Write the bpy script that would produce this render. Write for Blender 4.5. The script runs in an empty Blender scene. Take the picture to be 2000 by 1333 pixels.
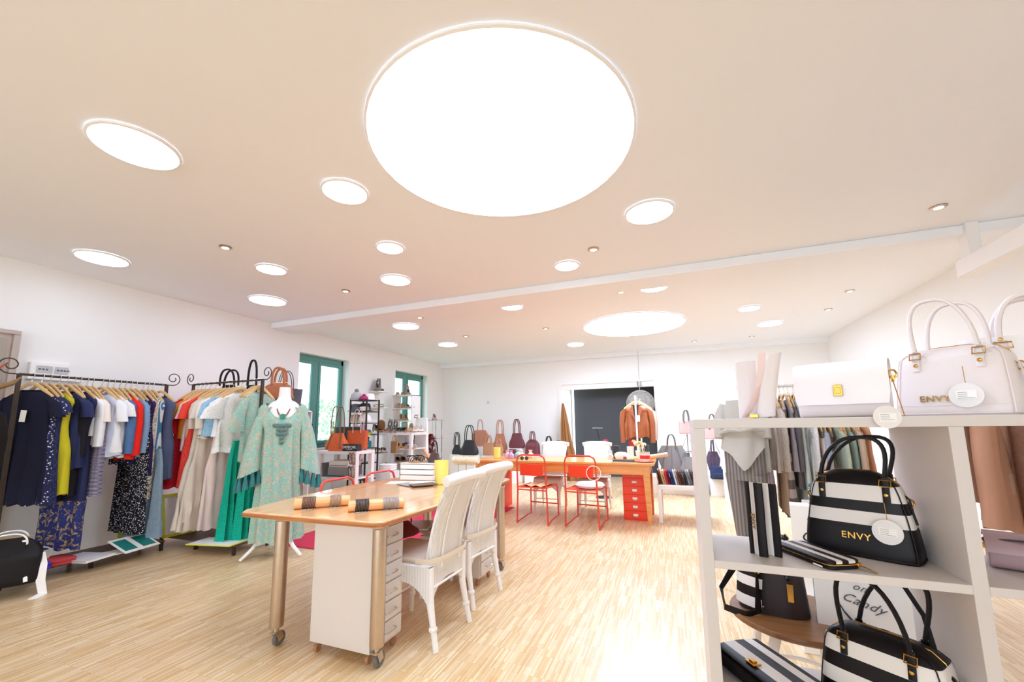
import bpy, bmesh, math, random
from mathutils import Vector, Matrix, Euler
R = math.radians
PI = math.pi
rnd = random.Random(7)
scene = bpy.context.scene
COL = scene.collection
# ---------------------------------------------------------------- camera
cam = bpy.data.cameras.new('camera'); camo = bpy.data.objects.new('camera', cam); COL.objects.link(camo)
cam.sensor_width = 36.0
cam.lens = 791.29 * 36 / 2000.0
cam.shift_y = (724.0 - 666.5) / 2000.0
cam.clip_start = 0.02
camo.matrix_world = Matrix(((0.93123538, 0.05996247, 0.3594512, 0), (0.36420079, -0.11906564, -0.92367806, 0),
                            (-0.01258773, 0.9910741, -0.13271652, 1.25), (0, 0, 0, 1)))
scene.camera = camo
# ---------------------------------------------------------------- world, lights, exposure
scene.view_settings.view_transform = 'Standard'
scene.view_settings.look = 'None'
scene.view_settings.gamma = 1.0
scene.view_settings.use_curve_mapping = False
scene.view_settings.exposure = 0.52
try:
    scene.cycles.use_denoising = True
    scene.cycles.max_bounces = 12
    scene.cycles.diffuse_bounces = 10
    scene.cycles.glossy_bounces = 3
    scene.cycles.transparent_max_bounces = 8
    scene.cycles.caustics_reflective = False
    scene.cycles.caustics_refractive = False
    scene.cycles.sample_clamp_indirect = 6.0
except Exception:
    pass
w = bpy.data.worlds.new('sky'); scene.world = w; w.use_nodes = True
w.node_tree.nodes['Background'].inputs[0].default_value = (0.76, 0.89, 1.0, 1)
w.node_tree.nodes['Background'].inputs[1].default_value = 2.9
SKY_E, SPOT_E, HALO_E = 8.3, 13.0, 12.0


def area(name, loc, rot, sx, sy, power, color=(1, 1, 1)):
    l = bpy.data.lights.new(name, 'AREA'); l.shape = 'RECTANGLE'; l.size = sx; l.size_y = sy
    l.energy = power; l.color = color
    o = bpy.data.objects.new(name, l); COL.objects.link(o); o.location = loc; o.rotation_euler = rot
    return o


area('front_fill_light', (-1.2, -4.85, 1.5), (R(100), 0, 0), 7.2, 2.4, 8, (0.74, 0.87, 1.0))  # unseen fill lamp added behind the camera to brighten the room

# ---------------------------------------------------------------- materials


def lin(c):
    if isinstance(c, str):
        c = c.lstrip('#'); c = [int(c[i:i + 2], 16) / 255 for i in (0, 2, 4)]
    return tuple((x / 12.92 if x <= .04045 else ((x + .055) / 1.055) ** 2.4) for x in c) + (1.0,)


MATS = {}


def base(name):
    m = bpy.data.materials.new(name); m.use_nodes = True
    nt = m.node_tree
    return m, nt, nt.nodes['Principled BSDF']


def N(nt, typ, **kw):
    n = nt.nodes.new(typ)
    for k, v in kw.items():
        if isinstance(k, str) and hasattr(n, k):
            setattr(n, k, v)
    return n


def L(nt, a, b):
    nt.links.new(a, b)


def ramp(nt, stops, interp='LINEAR'):
    r = N(nt, 'ShaderNodeValToRGB'); cr = r.color_ramp; cr.interpolation = interp
    while len(cr.elements) < len(stops):
        cr.elements.new(0.5)
    for e, (p, c) in zip(cr.elements, stops):
        e.position = p; e.color = lin(c)
    return r


def mat(name, col, rough=.5, metal=0., noise=.04, scale=12, bump=0., spec=None, coat=0.):
    if name in MATS:
        return MATS[name]
    m, nt, b = base(name)
    b.inputs['Roughness'].default_value = rough; b.inputs['Metallic'].default_value = metal
    if spec is not None:
        b.inputs['Specular IOR Level'].default_value = spec
    if coat:
        b.inputs['Coat Weight'].default_value = coat; b.inputs['Coat Roughness'].default_value = .12
    c = lin(col)
    if noise or bump:
        tc = N(nt, 'ShaderNodeTexCoord'); nz = N(nt, 'ShaderNodeTexNoise'); nz.inputs['Scale'].default_value = scale
        nz.inputs['Detail'].default_value = 3
        L(nt, tc.outputs['Object'], nz.inputs['Vector'])
        mx = N(nt, 'ShaderNodeMix'); mx.data_type = 'RGBA'
        mx.inputs[6].default_value = tuple(max(0, x * (1 - noise)) for x in c[:3]) + (1,)
        mx.inputs[7].default_value = tuple(min(1, x * (1 + noise)) for x in c[:3]) + (1,)
        L(nt, nz.outputs[0], mx.inputs[0]); L(nt, mx.outputs[2], b.inputs['Base Color'])
        if bump:
            bp = N(nt, 'ShaderNodeBump'); bp.inputs['Strength'].default_value = bump; bp.inputs['Distance'].default_value = .004
            L(nt, nz.outputs[0], bp.inputs['Height']); L(nt, bp.outputs[0], b.inputs['Normal'])
    else:
        b.inputs['Base Color'].default_value = c
    MATS[name] = m
    return m


def emit(name, col, strength):
    if name in MATS:
        return MATS[name]
    m, nt, b = base(name)
    b.inputs['Base Color'].default_value = (.8, .8, .8, 1)
    b.inputs['Emission Color'].default_value = lin(col); b.inputs['Emission Strength'].default_value = strength
    MATS[name] = m
    return m


def fabric(name, c1, kind='plain', c2='#ffffff', c3='#888888', c4='#cccccc', s=1.0, rough=.85):
    """cloth: plain, lace, floral, dots, stripes (vertical), bands (horizontal), denim, knit"""
    if name in MATS:
        return MATS[name]
    m, nt, b = base(name)
    b.inputs['Roughness'].default_value = rough
    b.inputs['Specular IOR Level'].default_value = .2
    tc = N(nt, 'ShaderNodeTexCoord')
    co = tc.outputs['Object']
    fine = N(nt, 'ShaderNodeTexNoise'); fine.inputs['Scale'].default_value = 260; L(nt, co, fine.inputs['Vector'])
    if kind in ('plain', 'knit', 'denim'):
        nz = N(nt, 'ShaderNodeTexNoise'); nz.inputs['Scale'].default_value = {'plain': 9, 'knit': 70, 'denim': 30}[kind]
        nz.inputs['Detail'].default_value = 5; L(nt, co, nz.inputs['Vector'])
        k = {'plain': .09, 'knit': .3, 'denim': .22}[kind]
        c = lin(c1)
        r = N(nt, 'ShaderNodeMix'); r.data_type = 'RGBA'
        r.inputs[6].default_value = tuple(x * (1 - k) for x in c[:3]) + (1,)
        r.inputs[7].default_value = tuple(min(1, x * (1 + k)) for x in c[:3]) + (1,)
        L(nt, nz.outputs[0], r.inputs[0]); out = r.outputs[2]; hgt = nz.outputs[0] if kind == 'knit' else fine.outputs[0]
    elif kind == 'floral':
        nz = N(nt, 'ShaderNodeTexNoise'); nz.inputs['Scale'].default_value = 13 * s; nz.inputs['Detail'].default_value = 4
        nz.inputs['Distortion'].default_value = .9; L(nt, co, nz.inputs['Vector'])
        r = ramp(nt, [(0, c3), (.36, c1), (.52, c1), (.56, c3), (.61, c2), (.68, c1)]); L(nt, nz.outputs[0], r.inputs[0])
        v = N(nt, 'ShaderNodeTexVoronoi'); v.inputs['Scale'].default_value = 60 * s; L(nt, co, v.inputs['Vector'])
        r2 = ramp(nt, [(0, c4), (.25, c4), (.34, '#ffffff')], 'LINEAR'); L(nt, v.outputs['Distance'], r2.inputs[0])
        mx = N(nt, 'ShaderNodeMix'); mx.data_type = 'RGBA'; mx.blend_type = 'MULTIPLY'; mx.inputs[0].default_value = .75
        L(nt, r.outputs[0], mx.inputs[6]); L(nt, r2.outputs[0], mx.inputs[7]); out = mx.outputs[2]; hgt = fine.outputs[0]
    elif kind in ('dots', 'lace'):
        v = N(nt, 'ShaderNodeTexVoronoi'); v.inputs['Scale'].default_value = 55 * s; L(nt, co, v.inputs['Vector'])
        if kind == 'dots':
            r = ramp(nt, [(0, c2), (.26, c2), (.32, c1)]); L(nt, v.outputs['Distance'], r.inputs[0])
        else:
            r = ramp(nt, [(0, c2), (.2, c2), (.5, c1)]); L(nt, v.outputs['Distance'], r.inputs[0])
        out = r.outputs[0]; hgt = v.outputs['Distance']
    elif kind in ('stripes', 'bands'):
        sx = N(nt, 'ShaderNodeSeparateXYZ'); L(nt, co, sx.inputs[0])
        mm = N(nt, 'ShaderNodeMath'); mm.operation = 'MULTIPLY'; mm.inputs[1].default_value = 14 * s
        L(nt, sx.outputs[0 if kind == 'stripes' else 2], mm.inputs[0])
        fr = N(nt, 'ShaderNodeMath'); fr.operation = 'FRACT'; L(nt, mm.outputs[0], fr.inputs[0])
        r = ramp(nt, [(0, c1), (.5, c1), (.52, c2), (.98, c2)], 'LINEAR'); L(nt, fr.outputs[0], r.inputs[0])
        out = r.outputs[0]; hgt = fine.outputs[0]
    L(nt, out, b.inputs['Base Color'])
    bp = N(nt, 'ShaderNodeBump'); bp.inputs['Strength'].default_value = .35; bp.inputs['Distance'].default_value = .002
    L(nt, hgt, bp.inputs['Height']); L(nt, bp.outputs[0], b.inputs['Normal'])
    MATS[name] = m
    return m


def zbands(name, bounds, cols, rough=.42, axis=2, bump=.15):
    """leather panels cut in bands along one object axis; bounds in metres, len(cols)=len(bounds)+1"""
    if name in MATS:
        return MATS[name]
    m, nt, b = base(name)
    b.inputs['Roughness'].default_value = rough; b.inputs['Specular IOR Level'].default_value = .25
    tc = N(nt, 'ShaderNodeTexCoord'); sx = N(nt, 'ShaderNodeSeparateXYZ'); L(nt, tc.outputs['Object'], sx.inputs[0])
    lo, hi = bounds[0] - .1, bounds[-1] + .1
    mr = N(nt, 'ShaderNodeMapRange'); mr.inputs[1].default_value = lo; mr.inputs[2].default_value = hi
    L(nt, sx.outputs[axis], mr.inputs[0])
    r = ramp(nt, [(0, cols[0])] + [((z - lo) / (hi - lo), c) for z, c in zip(bounds, cols[1:])], 'CONSTANT')
    L(nt, mr.outputs[0], r.inputs[0]); L(nt, r.outputs[0], b.inputs['Base Color'])
    v = N(nt, 'ShaderNodeTexVoronoi'); v.inputs['Scale'].default_value = 500; L(nt, tc.outputs['Object'], v.inputs['Vector'])
    bp = N(nt, 'ShaderNodeBump'); bp.inputs['Strength'].default_value = bump; bp.inputs['Distance'].default_value = .0006
    L(nt, v.outputs['Distance'], bp.inputs['Height']); L(nt, bp.outputs[0], b.inputs['Normal'])
    MATS[name] = m
    return m


def wood(name, c1, c2, rough=.35, s=1.0, axis='Y', coat=.3):
    if name in MATS:
        return MATS[name]
    m, nt, b = base(name)
    b.inputs['Roughness'].default_value = rough; b.inputs['Coat Weight'].default_value = coat
    b.inputs['Coat Roughness'].default_value = .1
    tc = N(nt, 'ShaderNodeTexCoord'); mp = N(nt, 'ShaderNodeMapping')
    sc = [22 * s, 22 * s, 22 * s]; sc['XYZ'.index(axis)] = 1.6 * s
    mp.inputs['Scale'].default_value = sc; L(nt, tc.outputs['Object'], mp.inputs[0])
    nz = N(nt, 'ShaderNodeTexNoise'); nz.inputs['Scale'].default_value = 1.5; nz.inputs['Detail'].default_value = 6
    nz.inputs['Distortion'].default_value = .4
    L(nt, mp.outputs[0], nz.inputs['Vector'])
    r = ramp(nt, [(.3, c1), (.7, c2)]); L(nt, nz.outputs[0], r.inputs[0]); L(nt, r.outputs[0], b.inputs['Base Color'])
    MATS[name] = m
    return m


def parquet():
    m, nt, b = base('parquet')
    b.inputs['Roughness'].default_value = .36; b.inputs['Coat Weight'].default_value = .14; b.inputs['Coat Roughness'].default_value = .15
    tc = N(nt, 'ShaderNodeTexCoord'); mp = N(nt, 'ShaderNodeMapping'); mp.inputs['Rotation'].default_value = (0, 0, R(90))
    L(nt, tc.outputs['Object'], mp.inputs[0])
    br = N(nt, 'ShaderNodeTexBrick'); br.offset = .37; br.offset_frequency = 3; br.squash = 1
    for k, v in {'Scale': 1.0, 'Mortar Size': .0006, 'Mortar Smooth': .3, 'Bias': 0.0, 'Brick Width': .19, 'Row Height': .0105}.items():
        br.inputs[k].default_value = v
    br.inputs['Color1'].default_value = lin('#f0e0c4'); br.inputs['Color2'].default_value = lin('#d9b886')
    br.inputs['Mortar'].default_value = lin('#bd9a70')
    L(nt, mp.outputs[0], br.inputs['Vector'])
    b2 = N(nt, 'ShaderNodeTexBrick'); b2.offset = .43; b2.offset_frequency = 2
    for k, v in {'Scale': 1.0, 'Mortar Size': .0, 'Brick Width': .24, 'Row Height': .042}.items():
        b2.inputs[k].default_value = v
    b2.inputs['Color1'].default_value = lin('#fff6e6'); b2.inputs['Color2'].default_value = lin('#ebd8bd')
    L(nt, mp.outputs[0], b2.inputs['Vector'])
    mx = N(nt, 'ShaderNodeMix'); mx.data_type = 'RGBA'; mx.blend_type = 'MULTIPLY'; mx.inputs[0].default_value = .6
    L(nt, br.outputs[0], mx.inputs[6]); L(nt, b2.outputs[0], mx.inputs[7])
    L(nt, mx.outputs[2], b.inputs['Base Color'])
    bp = N(nt, 'ShaderNodeBump'); bp.inputs['Strength'].default_value = .12; bp.inputs['Distance'].default_value = .001; bp.invert = True
    L(nt, br.outputs[1], bp.inputs['Height']); L(nt, bp.outputs[0], b.inputs['Normal'])
    return m


def glassmat():
    m = bpy.data.materials.new('window_glass'); m.use_nodes = True; nt = m.node_tree; nt.nodes.clear()
    o = N(nt, 'ShaderNodeOutputMaterial'); t = N(nt, 'ShaderNodeBsdfTransparent'); g = N(nt, 'ShaderNodeBsdfGlossy')
    g.inputs['Roughness'].default_value = .02; t.inputs[0].default_value = (.93, .98, .96, 1)
    mx = N(nt, 'ShaderNodeMixShader'); mx.inputs[0].default_value = .05
    L(nt, t.outputs[0], mx.inputs[1]); L(nt, g.outputs[0], mx.inputs[2]); L(nt, mx.outputs[0], o.inputs[0])
    return m


GLASS = glassmat()
# ---------------------------------------------------------------- mesh builder


class MB:
    def __init__(s):
        s.v = []; s.f = []; s.mi = []

    def add(s, vs, fs, mi=0):
        o = len(s.v); s.v += [tuple(x) for x in vs]; s.f += [tuple(i + o for i in f) for f in fs]; s.mi += [mi] * len(fs)
        return s

    def box(s, x0, x1, y0, y1, z0, z1, mi=0):
        vs = [(x, y, z) for z in (z0, z1) for y in (y0, y1) for x in (x0, x1)]
        return s.add(vs, [(0, 2, 3, 1), (4, 5, 7, 6), (0, 1, 5, 4), (2, 6, 7, 3), (0, 4, 6, 2), (1, 3, 7, 5)], mi)

    def obox(s, c, size, rot=(0, 0, 0), mi=0):
        m = Euler(rot).to_matrix(); hx, hy, hz = [q / 2 for q in size]
        vs = [Vector(c) + m @ Vector((x, y, z)) for z in (-hz, hz) for y in (-hy, hy) for x in (-hx, hx)]
        return s.add(vs, [(0, 2, 3, 1), (4, 5, 7, 6), (0, 1, 5, 4), (2, 6, 7, 3), (0, 4, 6, 2), (1, 3, 7, 5)], mi)

    def rings(s, rs, cap0=True, cap1=True, mi=0, closed=True, loop=False):
        n = len(rs[0]); vs = [p for r in rs for p in r]; fs = []
        m = n if closed else n - 1
        k = len(rs) if loop else len(rs) - 1
        for i in range(k):
            a = i * n; b = ((i + 1) % len(rs)) * n
            for j in range(m):
                j2 = (j + 1) % n
                fs.append((a + j, a + j2, b + j2, b + j))
        if cap0: fs.append(tuple(range(n - 1, -1, -1)))
        if cap1: fs.append(tuple((len(rs) - 1) * n + j for j in range(n)))
        return s.add(vs, fs, mi)

    def tube(s, pts, r, seg=8, closed=False, mi=0, flat=None, wdir=None):
        pts = [Vector(p) for p in pts]; n = len(pts); rs = []; prev = None
        for i, p in enumerate(pts):
            if closed:
                t = (pts[(i + 1) % n] - pts[i - 1])
            else:
                t = pts[min(i + 1, n - 1)] - pts[max(i - 1, 0)]
            t = t.normalized() if t.length > 1e-9 else Vector((0, 0, 1))
            if wdir is not None:
                u = Vector(wdir); u = u - t * u.dot(t)
                u = u.normalized() if u.length > 1e-6 else t.orthogonal().normalized()
            elif prev is None:
                u = t.orthogonal().normalized()
            else:
                u = prev - t * prev.dot(t)
                u = u.normalized() if u.length > 1e-6 else t.orthogonal().normalized()
            prev = u; v = t.cross(u)
            rr = r[i] if isinstance(r, (list, tuple)) else r
            ru, rv = (rr, rr) if flat is None else (flat[0] / 2, flat[1] / 2)
            if flat is None:
                rs.append([p + u * (ru * math.cos(2 * PI * k / seg)) + v * (rv * math.sin(2 * PI * k / seg)) for k in range(seg)])
            else:
                q = []
                for k in range(8):
                    a = 2 * PI * (k + .5) / 8; cx, sx = math.cos(a), math.sin(a)
                    q.append(p + u * (ru * max(-1, min(1, cx * 1.35))) + v * (rv * max(-1, min(1, sx * 1.35))))
                rs.append(q)
        return s.rings(rs, not closed, not closed, mi, loop=closed)

    def lathe(s, prof, seg=24, c=(0, 0, 0), mi=0, cap0=True, cap1=True, sx=1, sy=1):
        rs = [[(c[0] + sx * r * math.cos(2 * PI * k / seg), c[1] + sy * r * math.sin(2 * PI * k / seg), c[2] + z) for k in range(seg)] for r, z in prof]
        return s.rings(rs, cap0, cap1, mi)

    def prism(s, poly, z0, z1, mi=0):
        return s.rings([[(x, y, z0) for x, y in poly], [(x, y, z1) for x, y in poly]], True, True, mi)

    def pts(s, a, fn):
        for i in range(a, len(s.v)): s.v[i] = tuple(fn(Vector(s.v[i])))
        return s

    def build(s, name, m, parent=None, smooth=True, bevel=0, label=None, angle=40):
        me = bpy.data.meshes.new(name); me.from_pydata(s.v, [], s.f)
        ms = m if isinstance(m, (list, tuple)) else [m]
        for q in ms: me.materials.append(q)
        if len(ms) > 1: me.polygons.foreach_set('material_index', s.mi)
        bm = bmesh.new(); bm.from_mesh(me); bmesh.ops.recalc_face_normals(bm, faces=bm.faces); bm.to_mesh(me); bm.free()
        if smooth:
            me.polygons.foreach_set('use_smooth', [True] * len(me.polygons)); me.set_sharp_from_angle(angle=R(angle))
        me.update()
        o = bpy.data.objects.new(name, me); COL.objects.link(o)
        if parent is not None: o.parent = parent
        if bevel:
            b = o.modifiers.new('bevel', 'BEVEL'); b.width = bevel; b.segments = 2; b.limit_method = 'ANGLE'
        if label: o['label'] = label
        return o


LABELS = {}


def tag(o, label, cat, group=None):
    o['label'] = label; o['category'] = cat
    if group: o['group'] = group
    LABELS.setdefault(label, []).append(o.name)
    return o


def thing(name, label, cat, loc=(0, 0, 0), rz=0, group=None, rx=0, ry=0):
    o = bpy.data.objects.new(name, None); o.empty_display_size = .1; COL.objects.link(o)
    o.location = loc; o.rotation_euler = (rx, ry, rz)
    return tag(o, label, cat, group)


def struct(name, mb, m, parent=None, **kw):
    o = mb.build(name, m, parent, **kw)
    if parent is None: o['kind'] = 'structure'
    return o


def copy_tree(o, loc=None, rz=None, label=None, parent=None, group=None):
    c = o.copy(); COL.objects.link(c)
    if parent is not None: c.parent = parent
    if loc is not None: c.location = loc
    if rz is not None: c.rotation_euler = (0, 0, rz)
    if label: c['label'] = label; LABELS.setdefault(label, []).append(c.name)
    if group: c['group'] = group
    for ch in [x for x in bpy.data.objects if x.parent == o]:
        copy_tree(ch, parent=c)
    return c


def text(name, body, m, parent, loc, rot, size, ext=.0006, shear=0, align='CENTER', bold=0):
    cu = bpy.data.curves.new(name, 'FONT'); cu.body = body; cu.size = size; cu.extrude = ext; cu.align_x = align; cu.align_y = 'CENTER'
    cu.shear = shear; cu.offset = bold; cu.resolution_u = 3; cu.space_character = 1.12
    o = bpy.data.objects.new(name + '_tmp', cu); COL.objects.link(o)
    dg = bpy.context.evaluated_depsgraph_get(); me = bpy.data.meshes.new_from_object(o.evaluated_get(dg))
    COL.objects.unlink(o); bpy.data.objects.remove(o)
    me.materials.clear(); me.materials.append(m)
    q = bpy.data.objects.new(name, me); COL.objects.link(q)
    if parent is not None: q.parent = parent
    q.location = loc; q.rotation_euler = rot
    return q


# common materials
WHITE = mat('white_lacquer', '#efecea', .35, noise=.01)
WALL = mat('wall_paint', '#efeeec', .9, noise=.01, scale=3)
CEIL = mat('ceiling_paint', '#f0f3f7', .9, noise=.012, scale=.6)
TRIMW = mat('trim_white', '#f1efec', .5, noise=.01)
STEEL = mat('brushed_steel', '#c9b9a8', .28, 1.0, noise=.08, scale=40)
CHROME = mat('chrome', '#d8d8d8', .12, 1.0, noise=0)
GOLD = mat('gold_metal', '#cf9c4c', .25, 1.0, noise=.03)
IRON = mat('dark_iron', '#4a4038', .5, .7, noise=.15)
BLACK = mat('black_leather', '#0f0b0d', .5, noise=.12, scale=60, bump=.2, spec=.3)
BLACKP = mat('black_plastic', '#202022', .5, noise=.05)
PAPER = mat('paper_white', '#f6f4f1', .8, noise=.01)
PINK = mat('white_pink_leather', '#e0d5d3', .38, noise=.02, scale=60, bump=.1)
REDM = mat('red_orange_steel', '#f0401c', .35, noise=.03)
REDC = mat('red_tube_enamel', '#de4a33', .35, noise=.04)
HANGW = wood('hanger_wood', '#e7c48f', '#d9ad70', .4, 1, 'X')
BEAD = mat('bead_silver', '#cfc7bd', .3, .6, noise=.1)
SK1 = (-.831, 2.009, .743); SK2 = (-.498, 6.774, .79)
SPOTS = [(-2.745, 1.198, .193, 'large oval-looking round light at the left, nearest of the left lights'), (-1.984, 1.996, .141, 'round light just left of the big skylight'),
         (-.064, 3.09, .168, 'round light at the right beyond the big skylight'), (-4.874, 1.983, .18, 'round light above the front end of the navy clothes rack'),
         (-3.684, 2.781, .13, 'upper of two round lights stacked left of centre'), (-4.655, 3.495, .2, 'lower of two round lights stacked left of centre, near the wall'),
         (-2.264, 2.835, .112, 'upper round light in the column below the skylight\'s left edge'), (-2.73, 3.528, .152, 'lower round light in the column below the skylight\'s left edge'),
         (-.896, 3.871, .115, 'round light just in front of the ceiling beam'), (-.102, 4.923, .15, 'round light just beyond the beam above the second skylight'),
         (-1.93, 4.99, .14, 'small round light beyond the beam in mid room'), (-3.887, 5.313, .2, 'round light beyond the beam left of mid room'),
         (-4.046, 6.91, .18, 'round light above the far shoe shelves'), (-1.722, 7.992, .16, 'round light nearest the back doorway'),
         (1.116, 6.415, .13, 'left of the two round lights at the far right'), (1.601, 7.598, .17, 'right of the two round lights at the far right')]
HALOS = [(-3.603, 2.269, 'halogen downlight above the gap between the clothes racks'), (-3.506, 3.605, 'halogen downlight in front of the beam at left'),
         (-.578, 3.597, 'halogen downlight in front of the beam below the skylight'), (-.483, 4.961, 'halogen downlight just beyond the beam in mid room'),
         (1.983, 3.872, 'large nearby halogen downlight at the upper right'), (2.162, 6.069, 'halogen downlight along the right wall, nearer one'),
         (2.211, 6.984, 'halogen downlight along the right wall, farther one'), (-3.398, 4.978, 'halogen downlight just beyond the beam at left'),
         (-1.878, 6.416, 'halogen downlight left of the second skylight'), (-3.372, 6.389, 'halogen downlight above the shoe shelves'),
         (.513, 8.69, 'halogen downlight by the back wall, left of two'), (1.508, 8.677, 'halogen downlight by the back wall, right of two')]
# ================================================================ the room
XL, XR, YB, YF, ZC = -5.65, 2.88, 9.4, -5.0, 2.85
struct('floor', MB().box(XL - .4, XR + .4, YF - .2, 12.2, -.1, 0), parquet(), smooth=False)
struct('ceiling', MB().box(XL - .4, XR + .4, YF - .2, YB + .2, ZC, ZC + .15), CEIL, smooth=False)
wins = [(4.87, 5.98, .9, 2.49), (7.38, 8.66, .9, 2.49)]
wl = MB()
ys = [YF] + [q for a in wins for q in a[:2]] + [YB]
for i in range(0, len(ys), 2): wl.box(XL - .3, XL, ys[i], ys[i + 1], 0, ZC)
for y0, y1, z0, z1 in wins:
    wl.box(XL - .3, XL, y0, y1, 0, z0); wl.box(XL - .3, XL, y0, y1, z1, ZC)
struct('wall_left', wl, WALL, smooth=False)
struct('wall_right', MB().box(XR, XR + .3, YF, YB, 0, ZC), WALL, smooth=False)
DX0, DX1, DZ = -2.42, -.32, 2.17
wb = MB().box(XL - .3, DX0, YB, YB + .12, 0, ZC).box(DX1, XR + .3, YB, YB + .12, 0, ZC).box(DX0, DX1, YB, YB + .12, DZ, ZC)
struct('wall_back', wb, WALL, smooth=False)
# wall behind the camera: piers around a wide unseen opening, added to let daylight in
wf = MB().box(XL - .3, XL + .6, YF - .2, YF, 0, ZC).box(XR - .6, XR + .3, YF - .2, YF, 0, ZC).box(XL + .6, XR - .6, YF - .2, YF, 0, .3).box(XL + .6, XR - .6, YF - .2, YF, 2.6, ZC)
struct('wall_front', wf, WALL, smooth=False)
struct('door_1', MB().box(DX0 - .05, DX0 + .03, YB - .014, YB - .001, 0, DZ).box(DX1, DX1 + .05, YB - .014, YB - .001, 0, DZ)
       .box(DX0 - .05, DX1 + .05, YB - .014, YB - .001, DZ + .001, DZ + .05).box(DX0 + .001, DX1 - .001, YB + .02, YB + .119, DZ - .12, DZ - .001), TRIMW, smooth=False)
# room beyond the doorway
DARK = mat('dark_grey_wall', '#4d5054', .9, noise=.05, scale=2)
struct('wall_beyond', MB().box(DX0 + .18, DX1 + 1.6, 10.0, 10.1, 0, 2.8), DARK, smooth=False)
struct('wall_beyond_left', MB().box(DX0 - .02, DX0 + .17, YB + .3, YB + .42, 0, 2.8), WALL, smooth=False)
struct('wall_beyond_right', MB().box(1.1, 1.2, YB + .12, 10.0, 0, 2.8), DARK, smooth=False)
struct('ceiling_beyond', MB().box(-2.5, 1.2, YB + .121, 10.1, 2.7, 2.8), CEIL, smooth=False)
# ceiling beam, slightly proud
struct('ceiling_beam', MB().box(XL, XR, 4.32, 4.72, ZC - .09, ZC), CEIL, smooth=False, bevel=.01)
# back wall plinth line near ceiling (step)
struct('trim_1', MB().box(XL, XR, YB - .16, YB, ZC - .1, ZC), CEIL, smooth=False)
# window frames
GREEN = mat('green_window_frame', '#568f86', .4, noise=.05)
SILL = TRIMW
for i, (y0, y1, z0, z1) in enumerate(wins):
    x = XL - .17
    e = bpy.data.objects.new('window_%d' % (i + 1), None); COL.objects.link(e); e['kind'] = 'structure'
    fr = MB()
    for a, b, c, d in ((y0, y1, z0, z0 + .06), (y0, y1, z1 - .09, z1), (y0, y0 + .06, z0, z1), (y1 - .06, y1, z0, z1)):
        fr.box(x - .03, x + .03, a, b, c, d)
    fr.build('window_frame', GREEN, e, bevel=.006)
    ym = (y0 + y1) / 2 - .08
    MB().box(x - .025, x + .035, ym - .05, ym + .05, z0 + .05, z1 - .08).build('mullion', GREEN, e, bevel=.006)
    for a, b in ((y0 + .06, ym - .05), (ym + .05, y1 - .06)):
        s = MB()
        s.box(x + .005, x + .045, a, b, z0 + .06, z0 + .12).box(x + .005, x + .045, a, b, z1 - .15, z1 - .09)
        s.box(x + .005, x + .045, a, a + .05, z0 + .12, z1 - .15).box(x + .005, x + .045, b - .05, b, z0 + .12, z1 - .15)
        sh = s.build('window_sash', GREEN, e, bevel=.005)
        MB().box(x + .015, x + .022, a + .05, b - .05, z0 + .12, z1 - .15).build('pane', GLASS, sh, smooth=False)
    MB().box(XL - .14, XL + .02, y0, y1, z0 - .03, z0).build('window_sill', SILL, e, bevel=.005)
# tree outside the windows
LEAF = mat('leaf_green', '#9cc49a', .7, noise=.3, scale=9)
BARK = mat('bark', '#6b5a45', .9, noise=.2)
for (tx, ty, lab) in ((-8.6, 8.6, 'pale green tree outside the larger near window'), (-8.8, 13.2, 'pale green tree outside the far window')):
    t = thing('garden_tree', lab, 'tree', (tx, ty, 0))
    MB().tube([(0, 0, 0), (.05, 0, .8), (0, .05, 1.4)], [.09, .07, .05], 8).build('trunk', BARK, t)
    lf = MB(); q = random.Random(3)
    for k in range(1400):
        a = q.uniform(0, 2 * PI); r = 1.0 * q.random() ** .4; z = q.uniform(.3, 1.95)
        rr = r * math.sin(PI * min(1, max(.05, (z - .1) / 2.1))) ** .6
        c = Vector((rr * math.cos(a), rr * math.sin(a) * 1.3, z)); e = Euler((q.uniform(0, 6), q.uniform(0, 6), 0)).to_matrix()
        lf.add([c + e @ Vector(p) for p in ((-.05, 0, 0), (0, -.03, .01), (.05, 0, 0), (0, .03, .01))], [(0, 1, 2, 3)])
    o = lf.build('foliage', LEAF, t, smooth=False); o['kind'] = 'stuff'
struct('garden_ground', MB().box(-14, XL - .4, -2, 17, -.3, -.2), mat('lawn', '#b7c9a4', .95, noise=.2), smooth=False)

# ---------------------------------------------------------------- ceiling lights
DIFF = emit('skylight_diffuser', '#d0e3ff', SKY_E); DIFS = emit('round_light_diffuser', '#d0e3ff', SPOT_E); WARM = emit('halogen_lamp', '#ffd9a8', HALO_E)


def disc_light(name, label, cat, x, y, r, m, group=None, rim=.012):
    t = thing(name, label, cat, (x, y, ZC - .002), 0, group)
    MB().lathe([(r, 0), (r + rim, 0), (r + rim, -.012), (r, -.016), (r, 0)], 48, cap0=False, cap1=False).build('rim', TRIMW, t)
    MB().lathe([(r, -.004), (r * .9, -.011), (r * .5, -.013), (0.01, -.014)], 48, cap0=True, cap1=True).build('diffuser', m, t)
    return t


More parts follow.
